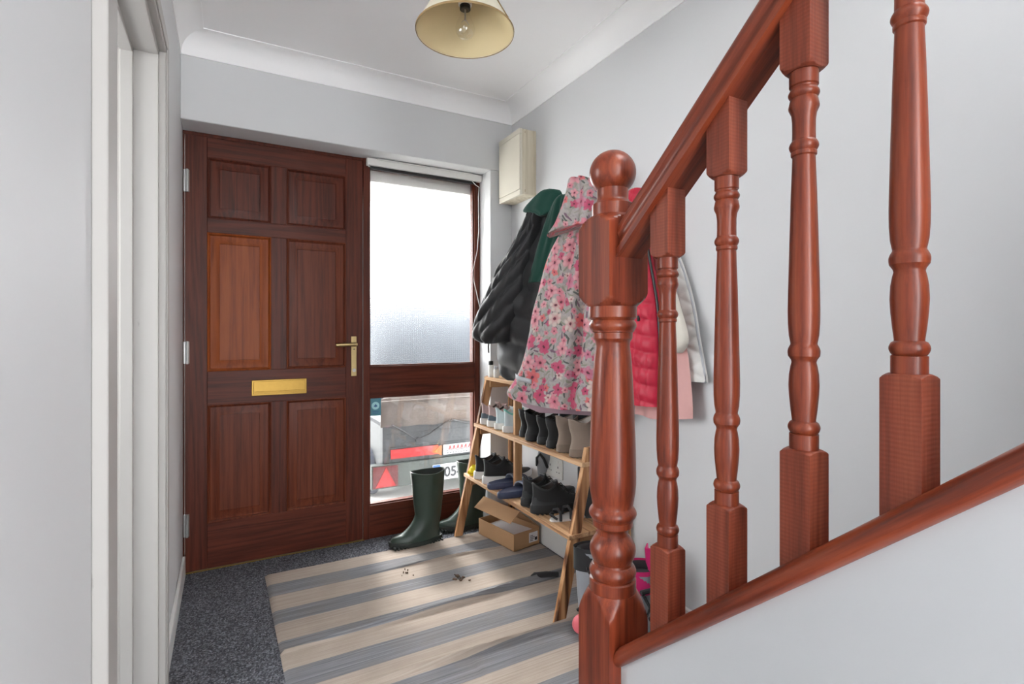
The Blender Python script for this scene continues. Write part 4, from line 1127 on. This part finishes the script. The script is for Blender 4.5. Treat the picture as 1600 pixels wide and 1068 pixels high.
# ------------------------------------------------------------------ coats
class Plane:
    def __init__(s, P, d):
        s.P = Vector((P[0], P[1], 0)); d = Vector((d[0], d[1], 0)).normalized(); s.d = d
        s.n = Vector((d.y, -d.x, 0))     # towards the camera side
        if s.n.dot(Vector((0, 0, 0)) - s.P) < 0: s.n = -s.n
    def at(s, a, z, n=0): 
        p = s.P + s.d * a + s.n * n; return (p.x, p.y, z)
def smooth_tab(tab):
    t = sorted(tab)
    # Catmull-Rom resample
    out = []
    for i in range(len(t) - 1):
        p0, p1, p2, p3 = t[max(0, i - 1)], t[i], t[i + 1], t[min(len(t) - 1, i + 2)]
        for k in range(4):
            u = k / 4; z = lerp(p1[0], p2[0], u)
            m1 = (p2[1] - p0[1]) / max(1e-6, p2[0] - p0[0]); m2 = (p3[1] - p1[1]) / max(1e-6, p3[0] - p1[0]); h = p2[0] - p1[0]
            a = (2 * u ** 3 - 3 * u ** 2 + 1) * p1[1] + (u ** 3 - 2 * u ** 2 + u) * h * m1 + (-2 * u ** 3 + 3 * u ** 2) * p2[1] + (u ** 3 - u ** 2) * h * m2
            out.append((z, a))
    out.append(t[-1]); return out
def garment(pl, left, right, zt, zb, T, Tb, fold=None, rows=60, cols=44, zbb=None, name='body', mat=None, parent=None, n0=0, lining=None, capb=False, pw=2.4):
    """closed draped panel: zt, zb functions of s (top and bottom edge of the front), zbb of the back"""
    L = smooth_tab(left); R = smooth_tab(right)
    zbb = zbb or zb
    def ring_at(t, kn=1.0, ka=1.0, dz=0):
        ring = []
        for side in (0, 1):
            for j in range(cols + 1) if side == 0 else range(cols - 1, 0, -1):
                s = j / cols
                zz = lerp(zt(s), (zb if side == 0 else zbb)(s), t)
                aL, aR = interp(L, zz), interp(R, zz); a = lerp(aL, aR, .5 + (s - .5) * ka)
                e = max(0, 1 - abs(2 * s - 1) ** pw) ** .5
                tt = T(t) if callable(T) else T
                cap = min(1, (t / .06 + .15)) ** .5
                if side == 0:
                    n = tt * e * cap
                    if fold: n += fold(s, zz, t) * min(1, e * 1.6)
                    n = n - (1 - kn) * .022 * e
                else: n = -Tb * e + (1 - kn) * .012 * e
                ring.append((a, zz + dz, n))
        return ring
    rings = []; uvs = []
    for i in range(rows + 1):
        r = ring_at(i / rows); u = r[0][0]; prev = None
        for a, zz, n in r:
            if prev: u += math.hypot(a - prev[0], n - prev[1])
            prev = (a, n); uvs.append((u, zz))
        rings.append([pl.at(a, zz, n + n0) for a, zz, n in r])
    mb = MB(); mb.loft(rings, True, capb, uvs=uvs)
    o = mb.build(name, mat, parent, smooth=80)
    if lining:
        rr = [[pl.at(a, zz, n + n0) for a, zz, n in ring_at(t, kn, ka)] for t, kn, ka in ((1.0, .9, .995), (.985, .2, .98), (.94, 0, .96), (.88, 0, .95))]
        MB().loft(rr, False, True).build('lining', lining, parent, smooth=80)
    return o
nz = lambda a, b, c=0.: mnoise.noise((a, b, c))

# --- black padded jacket with green collar
PB = Plane((1.14, 2.60), (.36, -.93))
bj = thing('padded_jacket', 'black padded jacket with a dark green collar hanging by the window', 'jacket', tuple(PB.at(.45, 1.70)))
left = [(1.72, .50), (1.60, .46), (1.45, .38), (1.30, .31), (1.15, .26), (1.02, .245), (.92, .262), (.885, .29), (.868, .33)]
right = [(1.72, .72), (1.50, .74), (1.2, .74), (1.0, .72), (.86, .68)]
def bfold(s, z, t):
    q = abs(math.sin(PI * (z + .10 * s) / .135)); return .022 * q ** .5 + .026 * nz(s * 5, z * 6) + .012 * nz(s * 2, z * 16, 3) * .5
garment(PB, left, right, lambda s: 1.70 - .03 * s, lambda s: .870, lambda t: .03 + .05 * math.sin(PI * min(1, t * .8)), .03, bfold, name='body', mat=M['puffer'], parent=bj, n0=.0, capb=True)
left = [(1.71, .495), (1.646, .478), (1.561, .42), (1.442, .325), (1.333, .25), (1.201, .182), (1.13, .145), (1.095, .138), (1.070, .152), (1.055, .19)]
right = [(1.71, .56), (1.60, .55), (1.45, .50), (1.3, .46), (1.2, .43), (1.12, .40), (1.055, .36)]
def sfold(s, z, t):
    w = z - .32 * s
    q = abs(math.sin(PI * (w) / .12)); return .020 * q ** .5 + .012 * nz(s * 4, z * 7, 5) + .010 * nz(s * 9 + z * 6, z * 5, 2)
garment(PB, left, right, lambda s: 1.69 - .02 * s, lambda s: 1.060 - .012 * math.sin(3 * s), lambda t: .03 + .05 * min(1, t * 1.4) * min(1, (1.04 - t) * 8) ** .5, .05, sfold, name='sleeve', mat=M['puffer'], parent=bj, n0=.055, capb=True, pw=2.2)
# collar: folded green flap with pointed tip
left = [(1.756, .600), (1.735, .545), (1.71, .502), (1.692, .478), (1.672, .470), (1.655, .53), (1.635, .575)]
right = [(1.756, .625), (1.74, .68), (1.70, .69), (1.66, .66), (1.635, .60)]
garment(PB, left, right, lambda s: 1.755, lambda s: 1.637, .022, .012, lambda s, z, t: .006 * nz(s * 4, z * 14), rows=16, name='collar', mat=M['green'], parent=bj, n0=.085, capb=True)
left = [(1.715, .665), (1.66, .625), (1.56, .580), (1.46, .545), (1.38, .515), (1.33, .50)]
right = [(1.715, .74), (1.6, .74), (1.46, .70), (1.38, .66), (1.33, .62)]
garment(PB, left, right, lambda s: 1.715, lambda s: 1.335, .03, .01, lambda s, z, t: .010 * nz(s * 6, z * 5), rows=30, name='inner_lining', mat=M['green'], parent=bj, n0=.085, capb=True)
# toggle tape under the cuff
mb = MB(); mb.tube([PB.at(.215, 1.06, .05), PB.at(.212, 1.03, .05), PB.at(.21, 1.0, .045)], .004, 8); mb.build('drawcord', M['black'], bj)

# --- dark coat behind the floral one (its hem shows below)
PK = Plane((1.25, 2.14), (.25, -.97))
dk = thing('dark_coat', 'long black coat hanging behind the floral one, only its hem showing', 'coat', tuple(PK.at(.25, 1.60)))
garment(PK, [(1.60, .26), (1.2, .24), (.74, .22), (.715, .22)], [(1.60, .40), (1.2, .46), (.72, .48)], lambda s: 1.6, lambda s: .730 + .01 * s, .035, .025, lambda s, z, t: .012 * math.sin(s * 16 + nz(z * 3, 0) * 3), name='body', mat=M['black'], parent=dk, n0=0, capb=True)

# --- floral coat
PF = Plane((1.10, 2.10), (.42, -.9))
fc = thing('floral_coat', 'grey floral winter coat with pink flowers hanging left of the newel post', 'coat', tuple(PF.at(.42, 1.66)))
left = [(1.62, .37), (1.52, .315), (1.499, .300), (1.429, .257), (1.295, .211), (1.185, .177), (1.074, .158), (.989, .133), (.902, .092), (.857, .056), (.836, .046), (.80, .066), (.755, .085)]
right = [(1.62, .55), (1.4, .57), (1.15, .578), (.80, .572), (.755, .57)]
def ffold(s, z, t):
    v = -.050 * math.exp(-((s - (.66 + .10 * (1.0 - z) * .6)) / .045) ** 2) * min(1, max(0, (1.45 - z) * 4))
    v += .012 * math.sin(s * 9 + 1.2 * z) * t + .012 * nz(s * 4, z * 4, 7) + .007 * nz(s * 10, z * 6, 1)
    v += -.014 * math.exp(-((s - .42 - .12 * (z - 1.2)) / .03) ** 2) * min(1, max(0, (z - 1.05) * 5))
    v += .006 * abs(math.sin(PI * (z * 1.0 + .25 * s) / .16)) ** .5
    return v
zfront = lambda s: interp([(0, .838), (.12, .818), (.25, .806), (.45, .798), (.62, .795), (.8, .80), (1, .80)], s)
zback = lambda s: interp([(0, .838), (.06, .775), (.2, .752), (.6, .76), (1, .77)], s)
garment(PF, left, right, lambda s: 1.60, zfront, lambda t: .045 + .055 * t, .035, ffold, rows=80, cols=64, zbb=zback, name='body', mat=M['floral'], parent=fc, n0=0, lining=M['lilac'])
left = [(1.712, .425), (1.70, .405), (1.681, .392), (1.606, .368), (1.54, .338), (1.517, .318), (1.498, .300), (1.490, .302)]
right = [(1.712, .46), (1.70, .50), (1.66, .541), (1.55, .56), (1.49, .565)]
garment(PF, left, right, lambda s: 1.712, lambda s: 1.492 + .03 * math.sin(PI * s), .055, .03, lambda s, z, t: .014 * math.sin(s * 11 - z * 8) + .012 * nz(s * 4, z * 5, 2), rows=30, cols=40, name='hood', mat=M['floral'], parent=fc, n0=.075, capb=True)
# reflective pocket tape
mb = MB()
pts = [(.098, .925), (.13, .922), (.17, .915), (.205, .908)]
def fr(a, z):
    L = interp(smooth_tab(left_f), z); R = interp(smooth_tab(right_f), z); s = (a - L) / (R - L); t = (1.60 - z) / (1.60 - zfront(s)); e = max(0, 1 - abs(2 * s - 1) ** 2.4) ** .5
    return (.045 + .055 * t) * e + ffold(s, z, t) * min(1, e * 1.6)
left_f = [(1.62, .37), (1.52, .315), (1.499, .300), (1.429, .257), (1.295, .211), (1.185, .177), (1.074, .158), (.989, .133), (.902, .092), (.857, .056), (.836, .046), (.80, .066), (.755, .085)]
right_f = [(1.62, .55), (1.4, .57), (1.15, .578), (.80, .572), (.755, .57)]
r0_, r1_ = [], []
for k in range(9):
    a = lerp(.118, .215, k / 8); z = lerp(.926, .908, k / 8)
    n_ = max(fr(a, z), fr(a, z - .02)) + .003
    r0_.append(PF.at(a, z, n_)); r1_.append(PF.at(a, z - .020, n_))
mb.loft([r0_, r1_], False, False, close=False); o = mb.build('reflective_tape', M['grey_ref'], fc); md = o.modifiers.new('thick', 'SOLIDIFY'); md.thickness = .002

# --- crimson padded gilet and its neighbours
def wallplane(x): return Plane((x, 1.5), (0, -1))
PR = wallplane(1.335)
rg = thing('padded_gilet', 'crimson quilted gilet hanging just right of the newel post', 'gilet', tuple(PR.at(0, 1.6)))
def rfold(s, z, t):
    q = abs(math.sin(PI * (z - .012 * math.sin(s * 5)) / .058)); return .010 * q ** .5 + .004 * nz(s * 9, z * 22, 1) + .004 * nz(s * 16, z * 6)
lr = [(1.64, -.02), (1.5, -.05), (1.2, -.065), (.84, -.065)]; rr_ = [(1.64, .055), (1.50, .082), (1.39, .102), (1.308, .122), (1.193, .147), (1.014, .160), (.84, .162)]
garment(PR, lr, rr_, lambda s: 1.635, lambda s: .840 + .006 * s, .045, .03, rfold, rows=140, cols=40, name='body', mat=M['red'], parent=rg, capb=True, pw=4)
mb = MB(); mb.tube([PR.at(interp(smooth_tab(rr_), z) + .002, z, .012) for z in [1.60 - k * .03 for k in range(25)]], .005, 8); mb.build('zip', M['black_pl'], rg)
box((1.283, 1.402, 1.145), (1.290, 1.412, 1.195)).build('pocket_pull', M['black'], rg)
PP = wallplane(1.398)
pk = thing('pink_top', 'dusty pink top hanging under the crimson gilet', 'top', tuple(PP.at(.05, 1.5)))
garment(PP, [(1.5, -.02), (1.2, -.05), (.78, -.05)], [(1.5, .12), (1.25, .16), (1.05, .212), (.95, .228), (.85, .238), (.78, .238)], lambda s: 1.5, lambda s: .788 + .045 * max(0, s - .5), .022, .012, lambda s, z, t: .008 * math.sin(s * 14 + z * 3) + .006 * nz(s * 6, z * 8), name='body', mat=M['pink'], parent=pk, capb=True)
PC = wallplane(1.358)
cc = thing('cream_fleece', 'cream fleece sleeve showing between the gilet and the white jacket', 'fleece', tuple(PC.at(.15, 1.4)))
garment(PC, [(1.45, .115), (1.2, .17), (1.03, .175)], [(1.45, .13), (1.32, .17), (1.2, .215), (1.10, .252), (1.06, .250), (1.03, .22)], lambda s: 1.44, lambda s: 1.045 - .01 * s, .03, .015, lambda s, z, t: .006 * nz(s * 5, z * 10), name='sleeve', mat=M['cream_cl'], parent=cc, capb=True)
PW = wallplane(1.436)
wj = thing('quilted_jacket', 'off white quilted jacket rightmost of the hanging coats', 'jacket', tuple(PW.at(.12, 1.45)))
rw = [(1.46, .08), (1.40, .130), (1.337, .166), (1.213, .211), (1.082, .239), (.960, .267), (.938, .271)]
def wfold(s, z, t):
    u1, u2 = (z + s * .16) / .085, (z - s * .16) / .085
    return .008 * (min(abs(math.sin(PI * u1)), abs(math.sin(PI * u2)))) ** .5
garment(PW, [(1.46, -.02), (1.2, -.05), (.93, -.05)], rw, lambda s: 1.455, lambda s: .935, .018, .014, wfold, rows=90, cols=60, name='body', mat=M['white_coat'], parent=wj, capb=True, pw=5)
mb = MB(); mb.tube([PW.at(interp(smooth_tab(rw), z) - .004, z, .008) for z in [1.43 - k * .0247 for k in range(21)]] + [PW.at(.232, .936, .012)], .004, 8); mb.build('piping', M['grey_ref'], wj)
# coat rack behind the coats
cr = thing('coat_rack', 'wooden peg rail on the right wall mostly hidden by the coats', 'coat rack', (XR, 1.75, 1.64))
box((XR - .020, 1.47, 1.60), (XR - .0005, 2.03, 1.665)).build('board', M['pine_y'], cr, bevel=.003)
for y in (1.50, 1.62, 1.76, 1.90, 2.0):
    mb = MB(); mb.tube([(XR - .018, y, 1.63), (XR - .05, y, 1.632), (XR - .062, y, 1.642)], .008, 10); mb.build('peg', M['pine'], cr)
